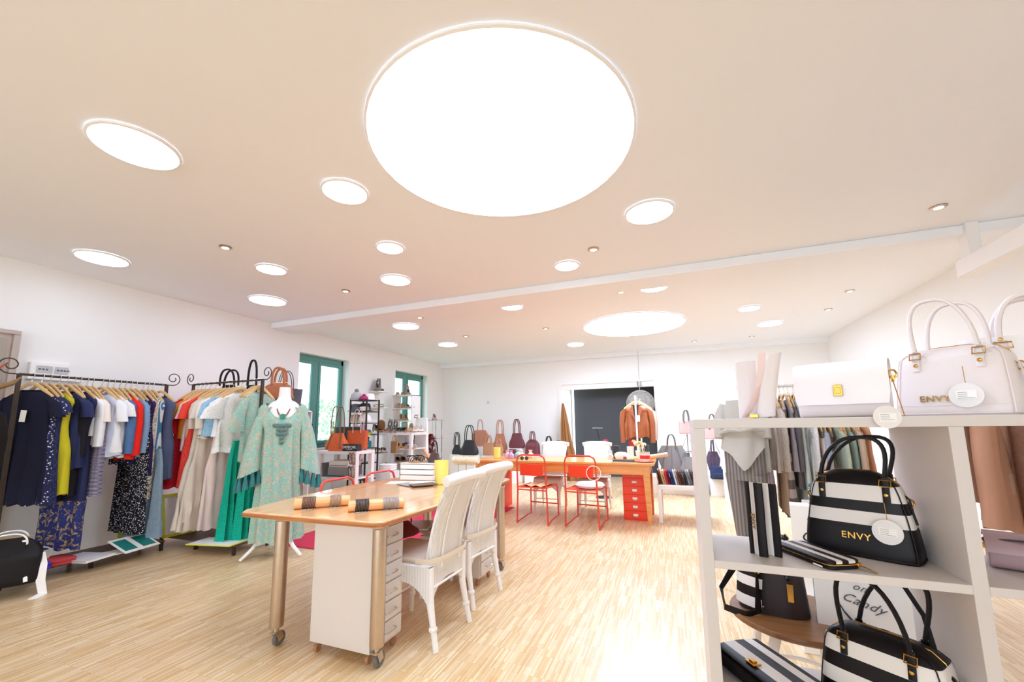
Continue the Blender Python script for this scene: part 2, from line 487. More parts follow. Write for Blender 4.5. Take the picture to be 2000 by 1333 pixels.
disc_light('skylight', 'huge round white skylight filling the middle of the ceiling', 'skylight', SK1[0], SK1[1], SK1[2], DIFF)
disc_light('skylight', 'second large round skylight beyond the ceiling beam', 'skylight', SK2[0], SK2[1], SK2[2], emit('far_skylight_diffuser', '#d0e3ff', SKY_E * 2.9))
for (x, y, r, lab) in SPOTS:
    disc_light('round_ceiling_light', lab, 'ceiling light', x, y, r, DIFS if y < 4.5 else emit('far_light_diffuser', '#d0e3ff', SPOT_E * 2), 'round glowing ceiling lights')
for (x, y, lab) in HALOS:
    t = thing('downlight', lab, 'downlight', (x, y, ZC), 0, 'small recessed halogen downlights')
    MB().lathe([(.028, 0), (.05, 0), (.052, -.006), (.03, -.012), (.028, 0)], 24, cap0=False, cap1=False).build('trim_ring', STEEL, t)
    MB().lathe([(.029, -.004), (.015, -.01), (.004, -.012)], 16).build('bulb', WARM, t)
# ================================================================ generators


def scroll(x, y, z, r, turns, d, plane='y'):
    """spiral points starting tangent to the rod end"""
    out = []
    for i in range(26):
        t = i / 25; a = -PI / 2 + turns * 2 * PI * t; rr = r * (1 - .72 * t)
        u = d * rr * math.cos(a); v = r + rr * math.sin(a)
        out.append((x, y + u, z + v) if plane == 'y' else (x + u, y, z + v))
    return out


def sgnpow(v, p):
    return math.copysign(abs(v) ** p, v)


def hanger(label, x, y, z, rz, w=.4, group=None, m=None):
    t = thing('clothes_hanger', label, 'hanger', (x, y, z), rz, group)
    b = MB()
    b.tube([(-w * .47, 0, -.195), (-w * .3, 0, -.14), (-w * .1, 0, -.085), (0, 0, -.072), (w * .1, 0, -.085), (w * .3, 0, -.14), (w * .47, 0, -.195)],
           0, flat=(.028, .013), wdir=(0, 0, 1))
    b.build('shoulder_bar', m or HANGW, t)
    h = MB(); pts = [(0, 0, -.075), (0, 0, -.03), (.016, 0, -.016), (.018, 0, .004), (.004, 0, .015), (-.012, 0, .008), (-.016, 0, -.003)]
    h.tube(pts, .0022, 5); h.build('hook', CHROME, t)
    return t


GHI = [0]


def garment(name, cat, label, x, y, z, rz, Lg, m, w=.40, th=.035, sleeve=None, sl=.25, flare=1.0, folds=4, neck='v', lower=None, group=None,
            sleeve_mat=None, tagc=False, top0=.0, jag=.012, hang=True, waist=.86, sleeve_w=1.0, fold_amp=.6, lean=0., hem=None):
    """cloth hanging from a hanger: the root sits at the hanger hook, width along local X, front towards local -Y"""
    GHI[0] += 1; q = random.Random(GHI[0])
    t = thing(name, label, cat, (x, y, z), rz, group)
    hw = w / 2; rows = []
    zs = [(-.13, hw * .36, .45), (-.15, hw * .52, .6), (-.175, hw * .75, .8), (-.205, hw * .95, .95), (-.24, hw, 1.05)]
    ph = q.uniform(0, 6); ph2 = q.uniform(0, 6)
    n = 13
    prof = list(zs)
    for i in range(1, n + 1):
        tt = i / n; zz = -.21 - tt * (Lg - .1)
        wv = 1 - (1 - waist) * math.sin(PI * min(1, tt / .55)) if tt < .55 else 1.0
        fl_ = 1 + (flare - 1) * tt ** 1.3
        prof.append((zz, hw * wv * fl_ * .97, 1 + .5 * tt))
    S = 40

    def ring(zz, rw, dm, amp, tt):
        pts = []
        for k in range(S):
            a = 2 * PI * k / S; cx, sx = math.cos(a), math.sin(a)
            xx = rw * sgnpow(cx, .8); f = math.sin(folds * PI * xx / hw * .8 + ph) * .7 + .3 * math.sin(folds * 1.9 * PI * xx / hw + ph2)
            yy = th * dm * sgnpow(sx, .6) + f * amp * (th * .9)
            zd = jag * tt * math.sin(folds * 2.1 * xx / hw + ph) if tt > .9 else 0
            if neck == 'v' and dm < .6 and sx < 0: zd -= .03
            pts.append((xx + lean * tt, yy, zz + zd))
        return pts
    cut = lower[0] if lower else 2
    rs = []; low = []
    for i, (zz, rw, dm) in enumerate(prof):
        tt = max(0, (i - 4) / n); r_ = ring(zz, rw, dm, fold_amp * (0.15 + 1.2 * tt), tt)
        if tt <= cut: rs.append(r_)
        elif not low: low = [rs[-1], r_]
        else: low.append(r_)
    MB().rings(rs, False, False).build('body', m, t, angle=60)
    if lower and len(low) > 1:
        low[0] = [(a * 1.03, b * 1.15, c + .01) for a, b, c in low[0]]
        MB().rings(low, False, False).build('skirt', lower[1], t, angle=60)
    if hem:
        last = prof[-1]
        a = ring(last[0] + .012, last[1] * 1.02, last[2] * 1.12, fold_amp * 1.35, 1); b = ring(last[0] - hem[0], last[1] * 1.05, last[2] * 1.15, fold_amp * 1.4, 1)
        MB().rings([a, b], False, False).build('lace_hem', hem[1], t, angle=60)
    if sleeve:
        for s in (-1, 1):
            sp = MB(); k = 12; pts = []; sw = .085 * sleeve_w
            if sleeve == 'short': path = [(s * hw * .8, -.2, .05), (s * hw * 1.02, -.25, .075), (s * (hw + .04), -.21 - sl, .08)]
            else: path = [(s * hw * .8, -.2, .05), (s * hw * .98, -.25, .065), (s * (hw + .02), -.22 - sl * .4, .062 * 1), (s * (hw + .015), -.22 - sl, .055)]
            if sleeve == 'wide': path = [(s * hw * .8, -.19, .05), (s * hw * .98, -.25, .09), (s * (hw + .05), -.22 - sl * .5, .13), (s * (hw + .06), -.22 - sl, .17)]
            rr = []
            for j, (px, pz, rad) in enumerate(path):
                rr.append([(px + rad * sleeve_w * math.cos(2 * PI * u / k) * .75, th * (1.0 + .2 * math.sin(3 * 2 * PI * u / k + ph)) * math.sin(2 * PI * u / k),
                            pz - (.0 if j else 0) + (.35 * rad * s * math.cos(2 * PI * u / k) * (-.6) if j == 0 else 0)) for u in range(k)])
            sp.rings(rr, False, False).build('sleeve', sleeve_mat or m, t, angle=60)
    if tagc:
        lb = MB().obox((hw * .15, -th * 1.7, -.36), (.05, .002, .1), (0, R(4), 0)).build('price_tag', PAPER, t, label='white card price tag')
    if hang:
        hanger(' '.join(('wooden hanger of the ' + label).replace(',', '').split()[:15]), x, y, z, rz, w * .95, 'wooden hangers on the clothes racks')
    return t


def skirt(name, cat, label, x, y, z, rz, Lg, m, w=.34, flare=1.3, folds=5, th=.03, legs=False, group=None, hem=None, waistband=None):
    GHI[0] += 1; q = random.Random(GHI[0]); t = thing(name, label, cat, (x, y, z), rz, group)
    ph = q.uniform(0, 6); S = 36; hw = w / 2

    def ring(zz, rw, dm, amp, ox=0):
        return [(ox + rw * sgnpow(math.cos(2 * PI * k / S), .8), th * dm * sgnpow(math.sin(2 * PI * k / S), .6) + th * amp * math.sin(folds * PI * math.cos(2 * PI * k / S) + ph),
                 zz + .008 * amp * math.sin(5 * math.cos(2 * PI * k / S) + ph)) for k in range(S)]
    z0 = -.17
    if legs:
        MB().rings([ring(z0, hw * .8, .7, 0), ring(z0 - .15, hw, 1, .1), ring(z0 - .28, hw * 1.05, 1, .2)], False, False).build('hips', m, t, angle=60)
        for s in (-1, 1):
            rs = [ring(z0 - .26 - (Lg - .28) * i / 8, hw * (.54 + (flare - 1) * .5 * i / 8), 1, .15 + .5 * i / 8, s * hw * .5 * (1 + (flare - 1) * .6 * i / 8)) for i in range(9)]
            MB().rings(rs, False, False).build('trouser_leg', m, t, angle=60)
    else:
        rs = [ring(z0 - Lg * i / 12, hw * (.82 + (.18 if i > 1 else .1 * i) + (flare - 1) * (i / 12) ** 1.2), .8 + .5 * i / 12, .1 + 1.1 * i / 12) for i in range(13)]
        MB().rings(rs, False, False).build('body', m, t, angle=60)
        if hem:
            r0 = z0 - Lg * (1 - hem[0])
            rs = [ring(z0 - Lg * tt, hw * (1.02 + (flare - 1) * tt ** 1.2), 1.1 + .5 * tt, .1 + 1.15 * tt) for tt in (1 - hem[0], 1 - hem[0] / 2, 1.0)]
            MB().rings(rs, False, False).build('hem_panel', hem[1], t, angle=60)
    MB().rings([ring(z0 + .015, hw * .83, .85, 0), ring(z0 - .02, hw * .85, .9, 0)], False, False).build('waistband', waistband or m, t, angle=60)
    return t


def arch(x0, x1, y, z0, h, n=14, lean=0., p=.8):
    return [(x0 + (x1 - x0) * (1 - sgnpow(math.cos(PI * i / n), p)) / 2, y + lean * math.sin(PI * i / n), z0 + h * math.sin(PI * i / n) ** .75) for i in range(n + 1)]


def bag(name, label, cat, x, y, z, rz, w, h, d, m, shape='tote', hh=.15, hs=.5, hm=None, group=None, two=True, flat=None, hr=.006, slouch=0., pocket=None,
        hard=None, lean=0, seed=1, charm=None, top=1.0, strap=None):
    t = thing(name, label, cat, (x, y, z), rz, group)
    t.rotation_euler = (lean, 0, rz)
    q = random.Random(seed); S = 36; rs = []; n = 16
    for i in range(n + 1):
        tt = i / n
        if shape == 'dome': ws = 1 - .16 * tt - .55 * max(0, (tt - .72) / .28) ** 2.2; ds = 1 - .45 * tt - .3 * max(0, (tt - .8) / .2)
        elif shape == 'tote': ws = .92 + .08 * tt * top + (top - 1) * tt; ds = 1 - .55 * tt
        elif shape == 'slouch': ws = .9 + .12 * math.sin(PI * min(1, tt * 1.6)) - .34 * tt ** 1.5; ds = 1 - .84 * tt ** 1.3
        elif shape == 'pack': ws = 1 - .06 * tt - .5 * max(0, (tt - .6) / .4) ** 2; ds = 1 - .2 * tt - .7 * max(0, (tt - .6) / .4)
        elif shape == 'fan': ws = .62 + .38 * min(1, tt / .6) - .38 * max(0, (tt - .6) / .4) ** 1.1; ds = 1 - .85 * tt
        else: ws = 1; ds = 1 - .15 * tt
        e = .35 if shape not in ('slouch',) else .45
        r0 = .92 if i == 0 else 1
        ring = []
        for k in range(S):
            a = 2 * PI * k / S; cx, sx = sgnpow(math.cos(a), e), sgnpow(math.sin(a), e)
            wob = slouch * (math.sin(5 * a + tt * 6 + seed) * .5 + math.sin(9 * a - tt * 9 + seed * 2) * .3)
            ring.append((w / 2 * ws * r0 * cx * (1 + wob * .25), d / 2 * ds * r0 * sx * (1 + wob), h * tt + (slouch * .02 * math.sin(3 * a + seed) if 0 < i else 0)))
        rs.append(ring)
    MB().rings(rs).build('body', m, t, angle=50)
    hm = hm or m; hard = hard or GOLD
    tw = {'dome': .5, 'tote': 1, 'slouch': .8, 'pack': .6, 'fan': .6}.get(shape, 1)
    if hh > 0:
        for s in ((-1, 1) if two else (0,)):
            zz = h * (.86 if two and shape != 'slouch' else .97); yy = s * d * (.5 if shape == 'box' else .27)
            hb = MB(); pts = arch(-w * hs / 2, w * hs / 2, yy, zz, hh + h * .12, 14, s * .01)
            if flat: hb.tube(pts, 0, flat=flat, wdir=(0, 1, 0))
            else: hb.tube(pts, hr, 8)
            hb.build('handle', hm, t)
            for sx in (-1, 1):
                MB().lathe([(.001, -.004), (.008, -.003), (.008, .003), (.001, .004)], 8, (sx * w * hs / 2, yy, zz)).build('rivet', hard, t)
    if pocket:
        MB().box(-w * .32, w * .32, -d / 2 * 1.02 - .012, -d / 2 * .8, h * .12, h * .5).build('pocket', pocket, t, bevel=.008)
    if shape in ('dome', 'pack', 'fan'):
        MB().tube([(w * .32 * math.sin(u), 0, h + .001) for u in (-1.2, -.6, 0, .6, 1.2)], .004, 6).build('zip', hard, t)
    if shape in ('fan', 'slouch', 'pack') and h > .2:
        for sx in ((-1, 0, 1) if shape == 'fan' else (-1, 1)):
            MB().tube([(sx * w * .34 * (1 - .5 * u) if shape == 'fan' else sx * w * (.3 - .1 * u), -d / 2 * (1 - .8 * u) - .004, h * (.06 + .88 * u)) for u in [i / 8 for i in range(9)]], 0, flat=(.022 if sx else .006, .006), wdir=(1, 0, 0)).build('side_strap' if sx else 'centre_seam', hm, t)
    if strap:
        MB().tube(strap, 0, flat=(.018, .003), wdir=(0, 1, 0)).build('shoulder_strap', hm, t)
    return t


def shoe(label, x, y, z, rz, m, kind='flat', sole=None, group=None, s=1.0, m2=None):
    t = thing({'boot': 'ankle_boot', 'sandal': 'sandal', 'heel': 'heeled_shoe'}.get(kind, 'shoe'), label, 'shoe', (x, y, z), rz, group)
    so = sole or mat('shoe_sole_tan', '#b48c62', .7)
    Ln = .25 * s; hz = .05 * s if kind in ('heel',) else (.03 if kind == 'boot' else .0)
    out = []
    for k in range(20):
        a = 2 * PI * k / 20; u = math.cos(a); v = math.sin(a)
        out.append((u * Ln / 2, v * .045 * s * (1 + .18 * u) * (1 if abs(u) < .9 else .9)))

    def lift(u): return hz * max(0, min(1, .5 - u / (Ln * .7))) if hz else 0
    a = [(px, py, lift(px)) for px, py in out]; b = [(px, py, lift(px) + .014) for px, py in out]
    MB().rings([a, b]).build('sole', so, t)
    if hz: MB().lathe([(.012, 0), (.018, hz * .6), (.024, hz + .004)], 10, (-Ln * .42, 0, 0)).build('heel', so, t)
    if kind in ('flat', 'heel', 'boot', 'sneaker'):
        top = {'flat': .06, 'heel': .065, 'boot': .13, 'sneaker': .085}[kind] * s; rs = []
        for i in range(9):
            tt = i / 8; sc = 1 - .12 * tt
            rs.append([(px * sc * (1 if px < 0 else 1 - .62 * tt) - .01 * tt, py * sc * (.95 - .3 * tt), lift(px) + .012 + top * tt * (1 if px < .01 else 1 - .75 * min(1, px / (Ln * .45)))) for px, py in out])
        MB().rings(rs, True, False).build('upper', m, t)
        if kind in ('sneaker', 'boot'):
            MB().tube([(-.01 + .02 * j, (-1) ** j * .016, top * .95 - .011 * j) for j in range(5)], .0025, 5).build('laces', m2 or PAPER, t)
        if kind == 'boot':
            MB().rings([[(-Ln * .2 + .045 * math.cos(2 * PI * k / 14), .035 * math.sin(2 * PI * k / 14), hz * .7 + zz) for k in range(14)] for zz in (.04, .1, .16 * s)], False, False).build('shaft', m, t)
    else:
        for c, hh2 in ((Ln * .28, .03), (Ln * .1, .04), (-Ln * .12, .05)):
            pts = [(c + .01 * math.cos(PI * j / 8), .042 * s * math.cos(PI * j / 8), lift(c) + .012 + hh2 * math.sin(PI * j / 8)) for j in range(9)]
            MB().tube(pts, 0, flat=(.014, .004), wdir=(1, 0, 0)).build('strap', m2 or m if c > 0 else m, t)
        MB().tube([(-Ln * .3 - .05 * math.sin(PI * j / 8) + .02, .035 * math.cos(PI * j / 8), lift(-.08) + .055) for j in range(9)], 0, flat=(.012, .004), wdir=(0, 0, 1)).build('ankle_strap', m, t)
    return t


def hat(label, x, y, z, m, band=None, brim=.15, h=.1, r=.085, group=None, tilt=0, cloche=False):
    t = thing('hat', label, 'hat', (x, y, z), 0, group); t.rotation_euler = (tilt, 0, 0)
    MB().lathe([(brim, .006), (brim, .0), (r * 1.05, .006), (r, .02), (r * .97, h * .6), (r * .85, h * .92), (r * .5, h), (.01, h * .94)], 28, cap0=False, sx=1.12).build('crown', m, t)
    if band: MB().lathe([(r * 1.05, .012), (r * 1.07, .013), (r * 1.03, .035), (r * .98, .036)], 28, cap0=False, cap1=False, sx=1.12).build('hat_band', band, t)
    return t


def beanie(label, x, y, z, m, pom, group=None):
    t = thing('knitted_hat', label, 'hat', (x, y, z), 0, group)
    MB().lathe([(.1, 0), (.105, .01), (.105, .045), (.095, .05), (.09, .09), (.06, .13), (.015, .145)], 24).build('knit_crown', m, t)
    MB().lathe([(.005, .13), (.03, .145), (.038, .165), (.028, .19), (.004, .2)], 14).build('bobble', pom, t)
    return t


def folded(name, label, x, y, z, sx, sy, sz, m, rz=0, group=None, cat='clothing', layers=2):
    t = thing(name, label, cat, (x, y, z), rz, group)
    q = random.Random(int(abs(x * 971 + y * 131 + z * 57)))
    for i in range(layers):
        h = sz / layers; S = 16; rs = []
        for j in range(5):
            tt = j / 4; k = .5 * (1 - .08 * abs(2 * tt - 1) ** 2)
            rs.append([(sx * k * sgnpow(math.cos(2 * PI * a / S), .35) + q.uniform(-.004, .004), sy * k * sgnpow(math.sin(2 * PI * a / S), .35), h * (i + tt * .98) + .003 * math.sin(a)) for a in range(S)])
        MB().rings(rs).build('fold', m, t)
    return t


def box_thing(name, label, cat, x0, x1, y0, y1, z0, z1, m, bev=.004, group=None, rz=0):
    cx, cy = (x0 + x1) / 2, (y0 + y1) / 2
    o = MB().box(x0 - cx, x1 - cx, y0 - cy, y1 - cy, 0, z1 - z0).build(name, m, None, bevel=bev)
    o.location = (cx, cy, z0); o.rotation_euler = (0, 0, rz)
    return tag(o, label, cat, group)


def booklet(name, label, cat, x, y, z, rz, sx, sy, sz, m, cover=None, group=None):
    t = thing(name, label, cat, (x, y, z), rz, group)
    MB().box(-sx / 2 + .003, sx / 2 - .003, -sy / 2 + .003, sy / 2 - .003, .0008, sz - .0008).build('pages', PAPER, t)
    MB().box(-sx / 2, sx / 2, -sy / 2, sy / 2, sz - .0012, sz).box(-sx / 2, sx / 2, -sy / 2, sy / 2, 0, .001).build('cover', m, t)
    return t
# ================================================================ the big work table and what belongs to it
TOPW = wood('table_top_wood', '#ecbc88', '#dca068', .22, .6, 'Y', .6)
TOPE = wood('table_edge_wood', '#c07a44', '#9a5a2c', .4, .8, 'X', .3)
t = thing('work_table', 'large honey wooden work table on four thick steel castor legs', 'table', (-1.95, 2.7, 0))
poly = [(-.50, -.93), (-.1, -.925), (.455, -.90), (.495, -.87), (.52, -.4), (.525, .2), (.515, .9), (.48, .94), (-.1, .95), (-.5, .92), (-.62, .6), (-.67, .1), (-.63, -.4), (-.545, -.88)]
MB().prism(poly, .716, .75).build('tabletop', TOPW, t, bevel=.008)
MB().prism([(x * 1.004, y * 1.003) for x, y in poly], .72, .744).build('edge_band', TOPE, t, bevel=.006)
for (x, y, tx) in ((.442, -.828, 0), (-.25, -.855, 0), (.50, .70, 0), (-.22, .66, 0)):
    lg = MB().lathe([(.001, .11), (.036, .11), (.038, .12), (.038, .70), (.05, .712), (.05, .716), (.001, .716)], 32, (x, y, 0)).build('leg', STEEL, t)
    MB().tube([(x, y, .11), (x, y, .085)], .014, 8).obox((x - .003, y + .0, .08), (.04, .05, .008)).obox((x - .017, y + .012, .058), (.003, .035, .05), (R(20), 0, 0)).obox((x + .017, y + .012, .058), (.003, .035, .05), (R(20), 0, 0)).build('castor_fork', STEEL, lg)
    wh = MB(); rr = []
    for r_, xx in ((.012, -.012), (.034, -.012), (.04, -.006), (.04, .006), (.034, .012), (.012, .012)):
        rr.append([(x + xx, y + .02 + r_ * math.cos(2 * PI * k / 24), .04 + r_ * math.sin(2 * PI * k / 24)) for k in range(24)])
    wh.rings(rr).build('castor_wheel', mat('castor_rubber', '#6f6a68', .6), lg)


def drawer_cabinet(name, label, x0, x1, y0, y1, z0, z1, nd, m, face, castors=True, handle='bar', group=None, rz=0, m2=None):
    """drawers on the face '+x' or '-y'"""
    t = thing(name, label, 'cabinet', ((x0 + x1) / 2, (y0 + y1) / 2, 0), rz, group)
    hx, hy = (x1 - x0) / 2, (y1 - y0) / 2
    MB().box(-hx, hx, -hy, hy, z0, z1).build('carcass', m, t, bevel=.003)
    pitch = (z1 - z0 - .03) / nd
    for i in range(nd):
        a = z0 + .015 + i * pitch + .0035; b = a + pitch - .007
        if face == '+x':
            d = MB().box(hx, hx + .012, -hy + .012, hy - .012, a, b).build('drawer', m, t, bevel=.002)
            zc = a + pitch * .5
            if handle == 'bar':
                MB().tube([(hx + .012, -hy * .3, zc), (hx + .03, -hy * .3, zc - .004), (hx + .033, -hy * .2, zc - .008), (hx + .033, hy * .3, zc - .008), (hx + .03, hy * .4, zc - .004), (hx + .012, hy * .4, zc)], .0035, 6).build('handle', CHROME, d)
        else:
            d = MB().box(-hx + .012, hx - .012, -hy - .01, -hy, a, b).build('drawer', m, t, bevel=.002)
            zc = (a + b) / 2
            MB().box(-.03, .03, -hy - .014, -hy - .01, zc - .014, zc + .016).build('label_holder', PAPER, d, bevel=.002)
            MB().tube([(-.028, -hy - .012, zc - .016), (-.02, -hy - .026, zc - .018), (.02, -hy - .026, zc - .018), (.028, -hy - .012, zc - .016)], .003, 6).build('handle', CHROME, d)
    if castors:
        for sx in (-1, 1):
            for sy in (-1, 1):
                MB().lathe([(.001, z0), (.01, z0), (.01, z0 - .015), (.001, z0 - .015)], 10, (sx * (hx - .03), sy * (hy - .03), 0)).build('castor_stem', CHROME, t)
                wq = MB(); rr = []
                for r_, xx in ((.004, -.01), (.02, -.01), (.022, 0), (.02, .01), (.004, .01)):
                    rr.append([(sx * (hx - .03) + xx, sy * (hy - .03) + r_ * math.cos(2 * PI * k / 14), .022 + r_ * math.sin(2 * PI * k / 14)) for k in range(14)])
                wq.rings(rr).build('castor', mat('castor_wood', '#b07d5c', .5), t)
    return t


CAB = mat('cabinet_enamel', '#dcd3ce', .42, noise=.008)
drawer_cabinet('drawer_cabinet', 'tall white drawer cabinet under the near end of the work table', -1.965, -1.548, 1.865, 2.13, .06, .70, 6, CAB, '+x')
drawer_cabinet('drawer_cabinet', 'second white drawer cabinet under the far end of the work table', -1.86, -1.47, 3.02, 3.28, .06, .70, 6, CAB, '+x')

# wicker chairs ---------------------------------------------------------------
WICK = None


def wicker_mat():
    m, nt, b = base('white_wicker'); b.inputs['Roughness'].default_value = .6
    tc = N(nt, 'ShaderNodeTexCoord'); wv = N(nt, 'ShaderNodeTexWave'); wv.wave_type = 'BANDS'; wv.bands_direction = 'X'
    mp = N(nt, 'ShaderNodeMapping'); mp.inputs['Scale'].default_value = (1, 1, .02); L(nt, tc.outputs['Object'], mp.inputs[0])
    wv.inputs['Scale'].default_value = 34; wv.inputs['Distortion'].default_value = 0
    L(nt, mp.outputs[0], wv.inputs['Vector'])
    w2 = N(nt, 'ShaderNodeTexWave'); w2.bands_direction = 'Z'; w2.inputs['Scale'].default_value = 60; L(nt, tc.outputs['Object'], w2.inputs['Vector'])
    mu = N(nt, 'ShaderNodeMath'); mu.operation = 'ADD'; L(nt, wv.outputs[1], mu.inputs[0])
    m3 = N(nt, 'ShaderNodeMath'); m3.operation = 'MULTIPLY'; m3.inputs[1].default_value = .3; L(nt, w2.outputs[1], m3.inputs[0]); L(nt, m3.outputs[0], mu.inputs[1])
    r = ramp(nt, [(0, '#cdc4bf'), (.4, '#efebe9'), (1, '#f6f3f1')]); L(nt, mu.outputs[0], r.inputs[0]); L(nt, r.outputs[0], b.inputs['Base Color'])
    bp = N(nt, 'ShaderNodeBump'); bp.inputs['Strength'].default_value = .7; bp.inputs['Distance'].default_value = .003
    bp.inputs['Distance'].default_value = .003; L(nt, mu.outputs[0], bp.inputs['Height']); L(nt, bp.outputs[0], b.inputs['Normal'])
    return m


WICK = wicker_mat()
CUSH = fabric('cushion_beige', '#c8b4a4'); CREAMS = fabric('cream_strap', '#e6d8c4')
WPAINT = mat('white_painted_cane', '#f2efed', .45, noise=.02)


def wicker_chair(label, x, y, rz, cush=True, group='white wicker chairs'):
    """seat towards local +Y, back rest at local -Y"""
    t = thing('wicker_chair', label, 'chair', (x, y, 0), rz, group)
    W = .2
    # seat block with arched skirt on all sides
    s = MB()
    s.box(-W, W, -.2, .22, .36, .45)
    s.build('seat', WICK, t, bevel=.02)

    def skirt_side(p0, p1, nrm):
        b = MB(); n = 44; f = []; g = []
        for i in range(n + 1):
            u = i / n; xx = p0[0] + (p1[0] - p0[0]) * u; yy = p0[1] + (p1[1] - p0[1]) * u
            lowz = .345 - .13 * (abs(2 * u - 1) ** 2.6); rg = .0025 * (i % 2); xx += nrm[0] * rg; yy += nrm[1] * rg
            f.append((xx, yy, lowz)); g.append((xx, yy, .44))
        vs = []
        for p, r_ in zip(f, g):
            vs += [p, r_, (p[0] - nrm[0] * .014, p[1] - nrm[1] * .014, p[2]), (r_[0] - nrm[0] * .014, r_[1] - nrm[1] * .014, r_[2])]
        fs = []
        for i in range(n):
            a = 4 * i; c = a + 4
            fs += [(a, a + 1, c + 1, c), (a + 2, c + 2, c + 3, a + 3), (a, c, c + 2, a + 2), (a + 1, a + 3, c + 3, c + 1)]
        b.add(vs, fs).build('skirt', WICK, t)
    skirt_side((-W, -.2), (W, -.2), (0, -1)); skirt_side((-W, .22), (W, .22), (0, 1)); skirt_side((-W, -.2), (-W, .22), (-1, 0)); skirt_side((W, -.2), (W, .22), (1, 0))
    for sx in (-1, 1):
        for sy, sp in ((-.19, -.05), (.2, .015)):
            lx = sx * (W - .02)
            MB().tube([(lx, sy, .44), (lx, sy, .25), (lx + sx * .004, sy + sp * .5, .12), (lx + sx * .01, sy + sp, .0)], [.021, .022, .017, .016], 10).build('leg', WPAINT, t)
            MB().lathe([(.02, .10), (.024, .107), (.024, .12), (.019, .127)], 12, (lx + sx * .004, sy + sp * .5, 0), cap0=False, cap1=False).build('leg_ring', WPAINT, t)
    for yy, zz in ((-.2, .325), (.2, .17)): MB().tube([(-W + .02, yy, zz), (W - .02, yy, zz)], .008, 7).build('stretcher', WPAINT, t)
    # back: curved slab leaning away, slightly flaring, rolled top
    n = 14; rs = []
    for i in range(n + 1):
        u = i / n; z = .40 + u * .545; y0 = -.185 - .03 * u - .13 * u ** 2.2; hw = W * (.98 - .1 * math.sin(PI * u) + .04 * u); th = .026
        ring = []
        for k in range(112):
            a = 2 * PI * k / 112; cx = sgnpow(math.cos(a), .72); sx_ = sgnpow(math.sin(a), .6); rg = .0013 * (1 if k % 2 else -1)
            ring.append(((hw + rg * abs(cx) ** 8) * cx, y0 + (th + rg) * sx_ + .02 * (abs(cx) ** 2), z + .02 * u * (1 - cx * cx)))
        rs.append(ring)
    MB().rings(rs).build('backrest', WICK, t, angle=25)
    # fluted ribs down the back
    for xo in (-.5, .5):
        MB().tube([(W * xo, -.185 - .03 * u - .13 * u ** 2.2 - .028, .42 + u * .55) for u in [i / 10 for i in range(11)]], .005, 6).build('back_rib', WPAINT, t)
    MB().tube([(-W * 1.1, -.315, .93), (-W * .7, -.335, .94), (-W * .3, -.345, .945), (W * .3, -.345, .945), (W * .7, -.335, .94), (W * 1.1, -.315, .93)], [.03, .034, .032, .032, .034, .03], 12).build('top_roll', WPAINT, t)
    if cush:
        MB().box(-W * .96, W * .96, -.14, .24, .45, .475).build('seat_cushion', CUSH, t, bevel=.01)
        MB().tube([(-W * 1.02, -.1, .47), (-W * 1.04, -.2, .475), (-W * .6, -.235, .475), (W * .6, -.235, .475), (W * 1.04, -.2, .475), (W * 1.02, -.1, .47)], 0, flat=(.03, .004), wdir=(0, 0, 1)).build('cushion_strap', CREAMS, t)
    return t


wicker_chair('white wicker chair nearest the camera, pushed up to the work table', -1.53, 2.31, R(88))
wicker_chair('second white wicker chair at the work table, beyond the nearest one', -1.55, 2.86, R(84))
wicker_chair('left white wicker chair behind the far wooden table', -1.76, 6.07, R(180))
wicker_chair('right white wicker chair behind the far wooden table', -1.1, 6.09, R(180))


def red_chair(label, x, y, rz, cane=True):
    t = thing('tubular_chair', label, 'chair', (x, y, 0), rz, 'red tubular steel chairs')
    W = .20; r = .011
    # back legs + back hoop in one bent tube (sled base)
    pts = [(-W - .015, -.20, .0), (-W, -.2, .42), (-W, -.22, .78), (-W + .02, -.225, .835), (-W + .07, -.228, .86), (W - .07, -.228, .86), (W - .02, -.225, .835), (W, -.22, .78), (W, -.2, .42), (W + .015, -.2, .0)]
    MB().tube(pts, r, 10).build('back_frame', REDC, t)
    for s in (-1, 1):
        MB().tube([(s * (W - .01), -.2, .45), (s * (W - .01), .18, .45), (s * (W - .005), .19, .43), (s * (W - .0), .2, .05)], r * .9, 8).build('leg', REDC, t)
        MB().tube([(s * (W + .014), -.2, .012), (s * W, -.05, .035), (s * W, .1, .05), (s * W, .2, .05)], r * .8, 8).build('runner', REDC, t)
    for yy, zz in ((.195, .2), (-.2, .42)): MB().tube([(-W, yy, zz), (W, yy, zz)], r * .8, 8).build('stretcher', REDC, t)
    MB().box(-W * .78, W * .82, -.218, -.212, .60, .74).tube([(-W, -.213, .74), (W, -.213, .74)], .005, 6).build('back_panel', REDM, t, bevel=.003)
    MB().box(-W + .005, W - .005, -.185, .185, .44, .452).build('seat', REDC, t, bevel=.004)
    fold_m = mat('kraft_seat', '#d9a779', .7)
    if cane:
        for i in range(5):
            MB().obox((-.13 + .065 * i, 0, .465), (.07, .3, .004), (0, R(18 if i % 2 else -18), 0)).build('seat_slat', fold_m, t)
    return t


red_chair('left red tubular chair in front of the far wooden table', -1.69, 5.24, R(-6))
red_chair('right red tubular chair in front of the far wooden table, white cushion on it', -1.05, 5.24, R(-8), False)
red_chair('red tubular chair behind the work table, nearer the mannequin', -2.485, 2.80, R(-90 + 3)).scale = (1, 1, .935)
red_chair('red tubular chair behind the work table, nearer the windows', -2.49, 3.34, R(-90 - 3)).scale = (1, 1, .935)
